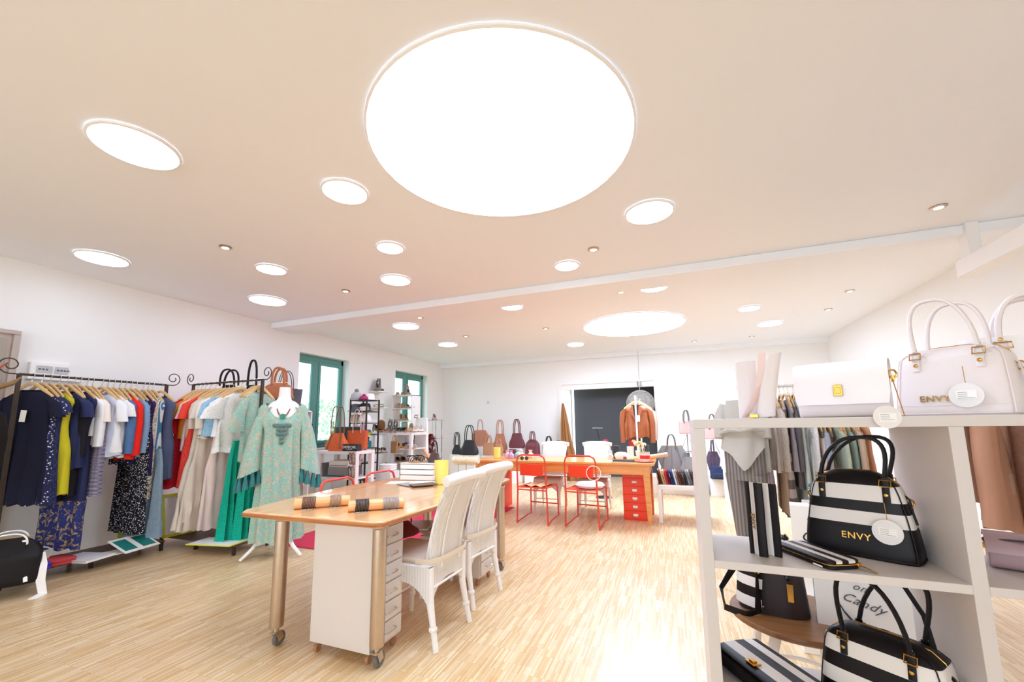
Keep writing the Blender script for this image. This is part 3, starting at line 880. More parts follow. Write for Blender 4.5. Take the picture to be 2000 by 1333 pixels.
# white cushion, bag on right red chair
o = MB().lathe([(.01, 0), (.14, .005), (.165, .035), (.14, .065), (.01, .075)], 28, sx=1.1).build('seat_pad', fabric('white_fleece', '#f6f4f4', 'knit'), None)
o.location = (-1.0, 5.22, .455); tag(o, 'thick white cushion on the right red tubular chair', 'cushion')
o = MB().tube([(.085 * math.cos(2 * PI * k / 28), 0, .085 * math.sin(2 * PI * k / 28)) for k in range(28)], .005, 6, closed=True).build('hoop', PAPER, None)
o.location = (-.91, 4.99, .66); tag(o, 'thin white ring hanging on the right red tubular chair', 'ring')
# bracelet rolls ----------------------------------------------------------------
ROLLW = wood('beech_roll', '#efc18c', '#e0a368', .4, 1, 'X')
BR = [mat('bracelet_brown', '#6b4a40', .5), mat('bracelet_navy', '#23252f', .45), mat('bracelet_grey', '#b3aaa6', .4, .4), mat('bracelet_taupe', '#a98d78', .45)]


ORD = ['first', 'second', 'third', 'fourth', 'fifth', 'sixth', 'seventh', 'eighth', 'ninth', 'tenth', 'eleventh', 'twelfth', 'thirteenth', 'fourteenth', 'fifteenth']


def bracelet_roll(label, x, y, rz, groups):
    t = thing('bracelet_roll', label, 'display roll', (x, y, .75), rz)
    MB().rings([[(u, r_ * math.cos(2 * PI * k / 24), .0325 + r_ * math.sin(2 * PI * k / 24)) for k in range(24)] for u, r_ in ((-.16, .028), (-.157, .032), (.157, .032), (.16, .028))]).build('wooden_roll', ROLLW, t)
    for (u0, n, mi, lab) in groups:
        gl_ = lab
        for i in range(n):
            lab = ORD[i] + ' ' + gl_
            u = u0 + i * .0085
            b = MB().tube([(u + .002 * math.sin(3 * a), .0355 * math.cos(a), .0325 + .0355 * math.sin(a)) for a in [2 * PI * k / 20 for k in range(20)]], .0032, 5, closed=True).build('bracelet', BR[mi], None)
            b.parent = None; b.matrix_world = t.matrix_world
            b.location = (x, y, .75); b.rotation_euler = (0, 0, rz); tag(b, lab, 'bracelet', gl_)
        bb = MB()
        q = random.Random(n)
        for i in range(n * 2):
            uu = u0 + q.uniform(0, n * .0085); bb.lathe([(.0005, 0), (.003, .002), (.003, .004), (.0005, .006)], 6, (uu, -.045 - q.uniform(0, .02), -.0))
        o = bb.build('beads', BEAD, t)
    return t


bracelet_roll('wooden bracelet roll with brown and pale bands, farther from the table edge', -2.075, 2.02, R(42), [(-.11, 9, 0, 'dark brown band in the left cluster of the farther bracelet roll'), (.045, 8, 3, 'taupe band in the right cluster of the farther bracelet roll')])
bracelet_roll('wooden bracelet roll with navy and silver bands, nearest the table edge', -1.69, 2.06, R(40), [(-.115, 9, 1, 'dark navy band in the left cluster of the nearer bracelet roll'), (.04, 11, 2, 'silver grey band in the right cluster of the nearer bracelet roll')])
# things on the far end of the work table
t = thing('drawer_box', 'white tray box stack on the far end of the work table', 'box', (-2.23, 3.36, .75), R(4))
for i in range(3):
    MB().box(-.17, .17, -.12, .12, .003 + i * .05, .046 + i * .05).build('tray', WHITE, t, bevel=.004)
MB().box(-.175, .175, -.125, .125, .15, .156).build('lid', WHITE, t, bevel=.003)
YEL = mat('yellow_paper', '#f3e37a', .6)
o = MB().lathe([(.05, 0), (.056, .004), (.062, .2), (.06, .2), (.054, .008), (.001, .006)], 24, cap1=False).build('vase', YEL, None)
o.location = (-1.88, 3.12, .75); tag(o, 'tall pale yellow vase on the work table', 'vase')
for i, (x, y, rz, lab, m) in enumerate(((-2.28, 3.08, 20, 'white sheet of paper on the work table, left of the others', PAPER), (-2.12, 3.0, -25, 'grey brochure fanned out on the work table', mat('brochure_grey', '#9a9592', .5)),
                                        (-2.05, 3.1, 12, 'white brochure lying over the grey one on the work table', PAPER), (-1.97, 2.98, 50, 'dark-edged folder on the work table', mat('folder_brown', '#6d5344', .5)))):
    booklet('brochure', lab, 'brochure', x, y, .7505 + i * .004, R(rz), .21, .148, .0035, m)
for i, (m, lab) in enumerate(((mat('notebook_dark', '#34383a', .5), 'dark notebook at the bottom of the pile on the right end of the work table'), (mat('notebook_teal', '#5d8583', .5), 'teal notebook on top of the pile on the right end of the work table'))):
    booklet('notebook', lab, 'notebook', -1.6, 3.5, .7505 + i * .013, R(8 + 10 * i), .2, .14, .012, m)
# bracelet T stand
t = thing('bracelet_stand', 'T-shaped stand with pale bracelets between the vase and the far table', 'display stand', (-1.80, 3.42, .75))
MB().lathe([(.06, 0), (.06, .008), (.008, .014), (.006, .16), (.001, .16)], 20).build('stand_base', CHROME, t)
MB().tube([(-.13, 0, .18), (.13, 0, .18)], .03, 14).build('padded_bar', fabric('cream_velvet', '#ece1cf'), t)
for i in range(14):
    u = -.11 + i * .0165
    o = MB().tube([(0, .036 * math.cos(a), .18 - .006 + .04 * math.sin(a)) for a in [2 * PI * k / 14 for k in range(14)]], .003, 5, closed=True).build('bracelet', mat('bracelet_ivory', '#d9c7a2', .4), None)
    o.location = (-1.80 + u, 3.42, .75); tag(o, ORD[i] + ' ivory bracelet from the left on the padded T-shaped stand', 'bracelet', 'ivory bracelets on the T-shaped stand')
# ================================================================ left wall
# mirror / door frame at the far left
DF = mat('door_frame_grey', '#b9aaa0', .5, noise=.03); DP = mat('door_panel_taupe', '#a39a8c', .5, noise=.03)
struct('door_2', MB().box(XL, XL + .05, .75, 1.78, 0, 2.17), DF, bevel=.004)
MB().box(XL + .0505, XL + .062, .80, 1.70, .04, 2.09).build('door_panel', DP, bpy.data.objects['door_2'], bevel=.003)
MB().box(XL + .0505, XL + .075, 1.735, 1.779, 0, 2.129).box(XL + .0505, XL + .075, .751, 1.779, 2.13, 2.169).build('door_casing', DF, bpy.data.objects['door_2'], bevel=.004)
t = thing('switch_panel', 'white double panel of small grey switches on the wall above the front clothes rack', 'switch panel', (XL, 2.0, 1.80))
MB().box(0, .05, -.13, .15, -.035, .10).build('housing', TRIMW, t, bevel=.004)
for a, b in ((-.09, .02), (.035, .13)):
    MB().box(.05, .056, a, b, 0, .07).build('cover_plate', mat('switch_grey', '#c2c2c4', .4), t, bevel=.002)
    for k in range(4 if a > 0 else 3):
        MB().box(.056, .06, a + .014 + k * .024, a + .028 + k * .024, .028, .042).build('switch', mat('switch_dark', '#55565a', .4), t)
struct('trim_2', MB().box(XL, XL + .06, 1.86, 2.25, 1.735, 1.765), TRIMW, bevel=.003)
# horns in the left corner
HORN = mat('horn', '#8a6838', .35, noise=.2, scale=8)
t = thing('wall_horn', 'curved brown horn at the left edge of the photo, below the door frame', 'horn', (-5.05, 1.45, 1.5))
MB().tube([(0, -.22, .08), (.01, -.1, .06), (0, .04, .09), (0, .15, .14), (-.01, .2, .2)], [.045, .04, .03, .018, .004], 12).build('horn_tip', HORN, t)
t = thing('coat_hook', 'curved red hook arm above the horn at the left edge', 'hook', (-5.05, 1.42, 1.62))
MB().tube([(0, -.2, 0), (0, -.08, .02), (0, .02, .06), (0, .09, .13), (0, .13, .18)], [.016, .014, .012, .009, .006], 8).build('hook_arm', mat('hook_red', '#b5482f', .4), t)
garment('coat', 'coat', 'black coat hanging at the left edge of the photo', -4.85, 1.28, 1.62, R(90), .72, fabric('cloth_black_coat', '#1d1817'), w=.42, sleeve='long', sl=.5, hang=False)


def iron_rack(label, p0, p1, ztop, tagl):
    """rod between p0 and p1 (x,y), scrolls at the ends, base tray on short feet"""
    p0 = Vector((p0[0], p0[1], 0)); p1 = Vector((p1[0], p1[1], 0)); d = p1 - p0; Ln = d.length; rz = math.atan2(d.y, d.x)
    t = thing('clothes_rack', label, 'clothes rack', p0, rz)
    MB().tube([(0, 0, ztop), (Ln, 0, ztop)], .011, 10).build('rail', IRON, t)
    for x in (0, Ln):
        MB().box(x - .013, x + .013, -.012, .012, .1, ztop).build('upright', IRON, t)
        sgn = -1 if x == 0 else 1
        sc = []
        for i in range(30):
            u = i / 29; a = -PI / 2 + u * 2 * PI * 1.35; rr = .075 * (1 - .75 * u)
            sc.append((x + sgn * (.06 + rr * math.cos(a)), 0, ztop + .075 + rr * math.sin(a)))
        MB().tube([(x, 0, ztop), (x + sgn * .03, 0, ztop)] + sc, .005, 6).build('scroll', IRON, t)
    MB().box(-.02, Ln + .02, -.2, .2, .085, .1).build('base_tray', mat('tray_dark_wood', '#5b4334', .5, noise=.15), t, bevel=.003)
    for x in (0, Ln / 2, Ln):
        for y in (-.18, .18):
            MB().box(x - .013, x + .013, y - .013, y + .013, 0, .085).build('foot', IRON, t)
    return t


iron_rack('dark iron clothes rack with curled ends along the left wall, nearest the camera', (-5.2, 1.68), (-5.2, 2.78), 1.735, 'front')
iron_rack('dark iron clothes rack with curled ends standing in front of the windows, behind the mannequin', (-5.28, 3.1), (-4.12, 3.1), 1.77, 'second')
# ---- rack 1 garments, front to back
NAVY = fabric('cloth_navy', '#1d1e33'); NAVB = fabric('cloth_navy_blue', '#2c3156'); NAVD = fabric('cloth_navy_polka', '#2a2d52', 'dots', '#e6e6ee', s=.9)
NAVL = fabric('cloth_navy_lace', '#262b4e', 'lace', '#3d4470', s=1.3); YELO = fabric('cloth_yellow', '#c9c02c'); BLK = fabric('cloth_black', '#1e1c24')
WHT = fabric('cloth_white', '#eef0f6'); CRM = fabric('cloth_cream', '#f3e6da'); LBL = fabric('cloth_pale_blue', '#c9d2e6'); WLC = fabric('cloth_white_lace', '#f3f2f0', 'lace', '#dcd9d6', s=1.6)
DEN = fabric('cloth_denim', '#5576a6', 'denim'); DEN2 = fabric('cloth_denim_light', '#7fa0c4', 'denim'); REDF = fabric('cloth_red', '#ea2a20'); PUR = fabric('cloth_purple', '#3a2a5c')
BWF = fabric('cloth_black_white_speckle', '#1b1b26', 'dots', '#f2f2f2', s=1.5); SNK = fabric('cloth_snake', '#e7e0d2', 'floral', '#6e6458', '#b7ab98', '#8d8476', s=2.5)
BST = fabric('cloth_blue_stripe', '#dfe8f0', 'stripes', '#4d7fa8', s=3); GBL = fabric('cloth_grey_blue', '#56607e'); JNS = fabric('cloth_jeans_grey', '#8fa6ba', 'denim')
FLH = fabric('cloth_floral_hem', '#303a78', 'floral', '#c9b27a', '#8a6a5a', '#2e3566', s=1.8); ETH = fabric('cloth_ethnic', '#2a2440', 'bands', '#b8b4cc', s=6)
RW = [
    ('dress', 'black dress with short sleeves and a white tag, nearest on the front rack', 1.76, dict(Lg=.98, m=NAVY, w=.44, sleeve='short', sl=.16, tagc=True, flare=1.1)),
    ('dress', 'navy dress with white polka dots, second on the front rack', 1.82, dict(Lg=1.0, m=NAVD, w=.44, sleeve='short', sl=.14, flare=1.1)),
    ('dress', 'navy lace-hem dress next to the polka dot dress', 1.87, dict(Lg=.99, m=NAVL, w=.42, sleeve='short', sl=.12, flare=1.15)),
    ('dress', 'yellow dress showing as a bright strip among the navy dresses', 1.93, dict(Lg=.93, m=YELO, w=.43, sleeve=None, flare=1.15)),
    ('dress', 'blue-navy knitted dress with a white tag, right of the yellow dress', 1.98, dict(Lg=.72, m=NAVB, w=.47, sleeve='short', sl=.16, tagc=True, flare=1.15)),
    ('cardigan', 'long black cardigan behind the blue-navy dress', 2.03, dict(Lg=.95, m=BLK, w=.4, sleeve='long', sl=.5)),
    ('dress', 'long navy dress with a golden flowered hem reaching the rack tray', 2.07, dict(Lg=1.42, m=NAVB, w=.44, sleeve=None, flare=1.1, lower=(.72, FLH))),
    ('blouse', 'white blouse with long sleeves, first of the white tops', 2.12, dict(Lg=.42, m=WHT, w=.42, sleeve='long', sl=.42, tagc=True)),
    ('blouse', 'cream blouse beside the white long-sleeved blouse', 2.16, dict(Lg=.5, m=CRM, w=.4, sleeve='short', sl=.2)),
    ('trousers', 'patterned purple and grey trousers hanging below the white tops', 2.19, None),
    ('blouse', 'pale blue sleeveless top, widest of the white tops', 2.23, dict(Lg=.62, m=LBL, w=.46, sleeve=None, flare=1.25)),
    ('blouse', 'plain white shirt right of the pale blue top', 2.275, dict(Lg=.58, m=WHT, w=.47, sleeve='short', sl=.2, flare=1.2)),
    ('blouse', 'white lace blouse with a fringed hem, last of the white tops', 2.32, dict(Lg=.6, m=WLC, w=.42, sleeve='short', sl=.15, hem=(.05, WLC))),
    ('jacket', 'denim jacket left of the red cardigan', 2.37, dict(Lg=.5, m=DEN, w=.42, sleeve='long', sl=.5)),
    ('cardigan', 'bright red cardigan in the front rack', 2.415, dict(Lg=.66, m=REDF, w=.46, sleeve='long', sl=.52)),
    ('jacket', 'denim jacket right of the red cardigan', 2.46, dict(Lg=.64, m=DEN2, w=.43, sleeve='long', sl=.5)),
    ('dress', 'black dress with small white dots and a white tag', 2.5, dict(Lg=.72, m=NAVD, w=.36, sleeve=None, tagc=True)),
    ('trousers', 'wide black and white speckled trousers reaching the tray', 2.53, None),
    ('dress', 'dark purple dress behind the speckled trousers', 2.57, dict(Lg=.86, m=PUR, w=.38, sleeve=None)),
    ('dress', 'beige snake print dress', 2.61, dict(Lg=1.08, m=SNK, w=.34, sleeve=None, flare=1.1)),
    ('dress', 'blue and white striped dress', 2.65, dict(Lg=1.05, m=BST, w=.34, sleeve=None)),
    ('skirt', 'pale grey-blue denim skirt at the far end of the front rack', 2.68, None),
    ('dress', 'slate blue long vest, last on the front rack', 2.73, dict(Lg=.9, m=GBL, w=.38, sleeve=None, flare=1.1)),
]
for kind, lab, y, kw in RW:
    if kw is None:
        if 'patterned' in lab: skirt('trousers', 'trousers', lab, -5.15, y, 1.66, R(0), .86, ETH, w=.34, legs=True, flare=1.1)
        elif 'speckled' in lab: skirt('trousers', 'trousers', lab, -5.15, y, 1.66, 0, 1.28, BWF, w=.40, legs=True, flare=1.3)
        else: skirt('denim_skirt', 'skirt', lab, -5.15, y, 1.2, 0, .87, JNS, w=.36, flare=1.15, hem=(.2, JNS))
        continue
    garment(kind, kind, lab, -5.2, y, 1.735, R(22 if y < 1.77 else 14 if y < 1.84 else rnd.uniform(4, 18)), kw.pop('Lg'), kw.pop('m'), **kw)
# things on the tray of rack 1
folded('knitted_jumper', 'folded bright blue knit on the tray of the front rack', -5.02, 1.83, .1, .26, .2, .06, fabric('cloth_royal', '#3a44c8'), cat='clothing')
folded('knitted_jumper', 'folded red knit beside the blue one on the tray of the front rack', -5.06, 2.02, .1, .24, .18, .05, fabric('cloth_rose_red', '#c94a50'), cat='clothing')
booklet('catalogue', 'large white catalogue lying on the tray of the front rack', 'catalogue', -5.0, 2.17, .1, R(15), .34, .24, .02, mat('catalogue_white', '#e4e2ea', .4))
booklet('catalogue', 'thin blue catalogue under the folded blue knit', 'catalogue', -4.96, 1.75, .102, R(-10), .28, .22, .012, mat('catalogue_blue', '#5c8ac0', .4))
t = thing('leaflet_card', 'white card with two teal picture panels on the tray of the front rack', 'card', (-4.93, 2.50, .155), R(12), rx=R(0), ry=R(24))
MB().box(-.12, .12, -.16, .16, 0, .006).build('card_sheet', PAPER, t)
TEAL = mat('card_teal', '#1f7f79', .4, noise=.25, scale=40)
for a, b in ((-.14, -.03), (.02, .14)): MB().box(-.09, .09, a, b, .006, .0075).build('printed_panel', TEAL, t)
booklet('brochure', 'white brochure under the teal-panelled card', 'brochure', -4.96, 2.36, .1, R(-6), .2, .28, .006, PAPER)
# black bag with white strap at the far left
t = bag('black_bag', 'black bag with white cord and broad white strap on the tray at the left edge', 'bag', -4.78, 1.62, .10, R(68), .38, .33, .26, BLACK, 'pack', hh=.05, hs=.5, hm=PAPER, seed=4)
MB().tube([(.17, -.05, .2), (.19, -.09, .12), (.19, -.11, 0), (.21, -.12, -.095), (.16, -.2, -.098)], 0, flat=(.05, .004), wdir=(1, .2, 0)).build('broad_strap', PAPER, t)
MB().box(-.1, -.05, -.112, -.106, .07, .12).build('sewn_label', PAPER, t)
o = MB().tube([(-.0, .09 * math.cos(a), .1 + .09 * math.sin(a)) for a in [2 * PI * k / 26 for k in range(26)]], .005, 6, closed=True).build('hoop', PAPER, None)
o.location = (-5.16, 1.9, .10); o.rotation_euler = (0, R(30), 0); tag(o, 'thin white cord loop standing behind the black bag', 'cord')
# picture frames leaning at the wall
LIME = mat('lime_frame', '#d4d63a', .4, noise=.04); PRINT = mat('print_white', '#e9e8f2', .5)
for k, (x, y, rz, lab) in enumerate(((-5.36, 2.74, 90, 'lime green picture frame half hidden behind the front rack'), (-5.08, 2.98, 88, 'lime green picture frame with a pink figure print, right of the other'))):
    t = thing('picture_frame', lab, 'picture frame', (x, y, 0.101), R(rz), rx=R(-10))
    fr = MB()
    for a, b, c, d in ((-.17, .17, 0, .03), (-.17, .17, .42, .45), (-.17, -.14, 0, .45), (.14, .17, 0, .45)): fr.box(a, b, -.012, .012, c, d)
    fr.build('frame', LIME, t, bevel=.002)
    MB().box(-.14, .14, -.002, .006, .03, .42).build('print', PRINT, t)
    if k: MB().prism([(-.02, 0), (.05, .02), (.07, .1), (.05, .2), (.03, .24), (0, .2), (-.02, .1)], 0, .002).pts(0, lambda p: Vector((p.x, -.004 - p.z, .09 + p.y))).build('printed_figure', mat('print_pink', '#c490a4', .5), t)
# ---- rack 2 garments (planes across the rod, faces towards the room)
CORL = fabric('cloth_red_lace', '#d8263c', 'lace', '#a8142c', s=1.4); COR = fabric('cloth_coral', '#f04a3c'); IVO = fabric('cloth_ivory', '#dccfc0'); IVO2 = fabric('cloth_ivory_light', '#e2d8cd')
ORG = fabric('cloth_orange', '#f0902c'); PNK = fabric('cloth_pale_pink', '#e8d2cc'); BLU = fabric('cloth_sky_blue', '#9cc6e2', 'lace', '#86b2d0', s=.8); TEA = fabric('cloth_turquoise', '#16a88e')
TEAL_L = fabric('cloth_turquoise_lace', '#15b69a', 'lace', '#0c8f78', s=1.6); CORLL = fabric('cloth_coral_lace', '#e84a40', 'lace', '#c02c2c', s=1.5)
KAF = fabric('cloth_kaftan', '#9cc4b8', 'floral', '#dba793', '#c9cdb2', '#86b5a8', s=2.3)
R2 = [
    ('dress', 'red lace dress with elbow sleeves, leftmost on the second rack', -5.2, dict(Lg=1.02, m=CORL, w=.42, sleeve='long', sl=.36, flare=1.3, hem=(.03, CORL))),
    ('top', 'orange top peeping out behind the red lace dress', -5.13, dict(Lg=.52, m=ORG, w=.4, sleeve='short', sl=.2)),
    ('blouse', 'pale pink blouse between the red and the coral dress', -5.06, dict(Lg=.66, m=PNK, w=.4, sleeve='short', sl=.2, flare=1.1)),
    ('dress', 'coral dress with ruffled tiers and lace', -4.98, dict(Lg=1.04, m=COR, w=.4, sleeve='short', sl=.2, flare=1.25, lower=(.5, CORLL))),
    ('dress', 'ivory floor-length dress with a wide skirt, left of the cream ones', -4.88, dict(Lg=1.46, m=IVO, w=.4, sleeve='long', sl=.3, flare=1.75, folds=6)),
    ('dress', 'cream floor-length dress in the middle of the second rack', -4.79, dict(Lg=1.47, m=IVO2, w=.4, sleeve='short', sl=.2, flare=1.7, folds=6, lower=(.38, IVO))),
    ('blouse', 'cream blouse with floral trim over the long cream dress', -4.72, dict(Lg=.48, m=CRM, w=.42, sleeve='long', sl=.3, flare=1.1, hem=(.03, SNK))),
    ('blouse', 'sky blue ruffled blouse', -4.65, dict(Lg=.42, m=BLU, w=.4, sleeve='short', sl=.2, flare=1.15, hem=(.06, BLU))),
    ('dress', 'long pale pink dress behind the white blouses', -4.58, dict(Lg=1.45, m=PNK, w=.36, sleeve=None, flare=1.5, folds=5)),
    ('blouse', 'white blouse with short sleeves over the pale dress', -4.52, dict(Lg=.5, m=WHT, w=.44, sleeve='short', sl=.16, flare=1.15)),
    ('blouse', 'white lace blouse with scalloped hem above the turquoise skirt', -4.45, dict(Lg=.62, m=WLC, w=.42, sleeve='wide', sl=.2, flare=1.2, hem=(.04, WLC))),
]
for kind, lab, x, kw in R2:
    garment(kind, kind, lab, x, 3.1, 1.77, R(90 + rnd.uniform(-4, 4)), kw.pop('Lg'), kw.pop('m'), **kw)
skirt('maxi_skirt', 'skirt', 'long turquoise maxi skirt with lace tiers on the second rack', -4.36, 3.12, 1.27, R(90), .99, TEA, w=.30, flare=1.4, folds=6, hem=(.38, TEAL_L))
skirt('maxi_skirt', 'skirt', 'darker turquoise skirt just behind the kaftans', -4.24, 3.16, 1.22, R(90), .95, TEAL_L, w=.26, flare=1.3, folds=5)
garment('kaftan', 'kaftan', 'green and peach flowered kaftan on the rack, left of the mannequin', -4.17, 3.12, 1.77, R(96), .76, KAF, w=.38, sleeve='wide', sl=.34, flare=1.1, sleeve_w=.7)
for x, o_ in ((-4.24, 'leftmost'), (-4.2, 'middle'), (-4.16, 'rightmost')):
    hanger(o_ + ' of three empty wooden hangers at the right end of the second rack', x, 3.1, 1.77, R(90 + rnd.uniform(-12, 12)), .34, 'empty wooden hangers at the right end of the second rack')
# bright yellow-edged sheet below
t = thing('display_board', 'white board with a yellow edge lying on the tray of the second rack', 'board', (-4.35, 2.93, .105), R(12))
MB().box(-.26, .24, -.13, .13, 0, .006).build('sheet', PAPER, t); MB().box(-.262, .242, -.134, -.13, -.002, .008).box(.24, .244, -.13, .13, -.002, .008).build('yellow_edge', mat('yellow_edge', '#f2ea3c', .5), t)
# bags hanging on the second rack and behind
TANL = mat('tan_leather', '#b46a42', .5, noise=.15, scale=20)
bag('black_handbag', 'black handbag hanging on the second rack, its two handles above the rail', 'bag', -4.87, 3.24, 1.52, R(8), .3, .24, .1, BLACK, 'slouch', hh=.16, hs=.7, seed=2, hr=.011)
bag('black_handbag', 'black bag with a tall narrow handle hanging on the second rack', 'bag', -4.48, 3.24, 1.52, R(8), .2, .22, .1, BLACK, 'slouch', hh=.27, hs=.6, two=False, seed=5, hr=.012)
bag('brown_handbag', 'tan brown quilted handbag on the wall shelf behind the mannequin', 'bag', -4.27, 3.42, 1.58, R(30), .32, .19, .14, TANL, 'dome', hh=.18, hs=.42, hr=.013)
# ---- mannequin with kaftan
MWHT = mat('mannequin_white', '#f4f2f1', .45, noise=.01)
t = thing('dress_form', 'white dress form on a wooden tripod wearing the flowered kaftan', 'mannequin', (-3.74, 3.07, 0))
rs = []
for z, a, b in ((.86, .15, .1), (.95, .17, .115), (1.05, .145, .1), (1.15, .13, .09), (1.28, .17, .12), (1.38, .165, .10), (1.46, .16, .08), (1.51, .11, .07), (1.535, .07, .06), (1.57, .055, .055), (1.64, .052, .052), (1.665, .05, .05)):
    rs.append([(a * sgnpow(math.cos(2 * PI * k / 28), .9), b * math.sin(2 * PI * k / 28), z) for k in range(28)])
MB().rings(rs).build('torso', MWHT, t, angle=70)
MB().tube([(0, 0, .3), (0, 0, .9)], .018, 12).build('pole', MWHT, t)
for a in (200, 320, 90):
    ca, sa = math.cos(R(a)), math.sin(R(a))
    MB().tube([(0, 0, .36), (.09 * ca, .09 * sa, .26), (.2 * ca, .2 * sa, .1), (.30 * ca, .30 * sa, .012)], [.016, .018, .018, .014], 10).build('tripod_leg', MWHT, t)
t.rotation_euler = (0, 0, R(48))
t = thing('kaftan', 'green and peach flowered kaftan with teal tassels on the white dress form', 'kaftan', (-3.74, 3.07, 0), R(48))
rs = []
for z, a, b, am in ((1.50, .165, .095, 0), (1.475, .205, .115, 0), (1.43, .225, .125, .02), (1.34, .215, .14, .05), (1.2, .18, .13, .1), (1.05, .18, .135, .12), (.8, .185, .135, .12), (.5, .20, .145, .14), (.3, .21, .15, .15), (.14, .215, .155, .16)):
    ring = []
    for k in range(56):
        an = 2 * PI * k / 56; f = 1 + am * math.sin(11 * an + z * 2)
        zz = z - {1.5: .15, 1.475: .135, 1.43: .10, 1.34: .04}.get(z, 0) * max(0, -math.sin(an)) ** 2 + (.01 * math.sin(9 * an) if z < .2 else 0)
        ring.append((a * sgnpow(math.cos(an), .85) * f, b * math.sin(an) * f, zz))
    rs.append(ring)
MB().rings(rs, False, False).build('body', KAF, t, angle=70)
TAS = fabric('tassel_teal', '#3f7f80')
for s in (-1, 1):
    rr = []
    for (x, z, a, b) in ((.15, 1.44, .06, .09), (.19, 1.36, .06, .1), (.225, 1.2, .07, .10), (.25, 1.0, .085, .11), (.265, .80, .10, .12)):
        rr.append([(s * x + a * math.cos(2 * PI * k / 24) * (1 + .08 * math.sin(7 * 2 * PI * k / 24)), b * math.sin(2 * PI * k / 24) * (1 + .12 * math.sin(5 * 2 * PI * k / 24)), z - .05 * math.cos(2 * PI * k / 24) * s * (.9 if z < .9 else .5)) for k in range(24)])
    MB().rings(rr, False, False).build('sleeve', KAF, t, angle=70)
    for k in range(11):
        an = 2 * PI * k / 11; x = s * .265 + .10 * math.cos(an); y = .12 * math.sin(an); z = .80 - .045 * math.cos(an) * s
        MB().lathe([(.001, .005), (.012, 0), (.011, -.02), (.022, -.07), (.026, -.13), (.001, -.132)], 10, (x, y, z)).build('tassel', TAS, t)
for i, (lab, rr_, dz, m) in enumerate((('thin red-brown cord necklace with a green stone on the dress form', .085, .17, mat('cord_brown', '#7c3b2c', .6)), ('long dark teal statement necklace with a broad bib pendant on the dress form', .1, .27, mat('cord_teal', '#2f4a48', .6)))):
    t = thing('necklace', lab, 'necklace', (-3.74, 3.07, 0), R(48))
    pts = [(rr_ * math.cos(a) * .8, -.02 - .105 * max(0, -math.sin(a)) + .07 * max(0, math.sin(a)), 1.53 + (dz * math.sin(a) if math.sin(a) < 0 else .05 * math.sin(a))) for a in [2 * PI * k / 30 for k in range(30)]]
    MB().tube(pts, .0055, 6, closed=True).build('cord', m, t)
    if i == 0:
        MB().lathe([(.001, -.004), (.028, -.002), (.028, .006), (.001, .01)], 18, (0, 0, 0)).pts(0, lambda p: Vector((p.x, -.14 - p.z, 1.36 + p.y))).build('green_stone', mat('jade_stone', '#2f8f7c', .2), t)
    else:
        gm = mat('necklace_grey_green', '#5f7d76', .5, .3)
        for j in range(5):
            for k in range(-2, 3):
                if abs(k) > 2 - j * .35: continue
                MB().lathe([(.001, -.004), (.022, 0), (.001, .008)], 9, (0, 0, 0)).pts(0, lambda p: Vector((p.x + k * .032, -.148 - p.z, 1.27 - j * .042 + p.y))).build('pendant_disc', gm, t)
# ================================================================ shelves by the windows


def open_unit(name, label, cat, x0, x1, y0, y1, zs, m=WHITE, th=.02, back=None, sides='x', group=None, z0=0):
    """open shelving: sides='x' puts the end panels at x0/x1 (open to y), 'y' at y0/y1"""
    t = thing(name, label, cat, ((x0 + x1) / 2, (y0 + y1) / 2, 0), 0, group); hx, hy = (x1 - x0) / 2, (y1 - y0) / 2
    zt = max(zs)
    for s in (-1, 1):
        if sides == 'x': MB().box(s * hx - (th if s > 0 else 0), s * hx + (0 if s > 0 else th), -hy, hy, z0, zt).build('side_panel', m, t, bevel=.002)
        else: MB().box(-hx, hx, s * hy - (th if s > 0 else 0), s * hy + (0 if s > 0 else th), z0, zt).build('side_panel', m, t, bevel=.002)
    for z in zs:
        (MB().box(-hx + th, hx - th, -hy, hy, z - th, z) if sides == 'x' and z != zt else MB().box(-hx, hx, -hy + (th if sides == 'y' and z != zt else 0), hy - (th if sides == 'y' and z != zt else 0), z - th, z)).build('shelf', m, t, bevel=.002)
    if back == 'x': MB().box(-hx, -hx + .008, -hy, hy, z0, zt).build('back_panel', m, t)
    if back == 'y': MB().box(-hx, hx, hy - .008, hy, z0, zt).build('back_panel', m, t)
    return t


def leg_table(name, label, cat, x0, x1, y0, y1, z, m=WHITE, lw=.05, tt=.05, low=(), group=None, inset=0):
    t = thing(name, label, cat, ((x0 + x1) / 2, (y0 + y1) / 2, 0), 0, group); hx, hy = (x1 - x0) / 2, (y1 - y0) / 2
    MB().box(-hx, hx, -hy, hy, z - tt, z).build('tabletop', m, t, bevel=.003)
    for sx in (-1, 1):
        for sy in (-1, 1):
            cx, cy = sx * (hx - lw / 2 - inset), sy * (hy - lw / 2 - inset)
            MB().box(cx - lw / 2, cx + lw / 2, cy - lw / 2, cy + lw / 2, 0, z - tt).build('leg', m, t, bevel=.002)
    for q in low:
        MB().box(-hx + .01, hx - .01, -hy + .01, hy - .01, q - .02, q).build('shelf', m, t, bevel=.002)
    return t


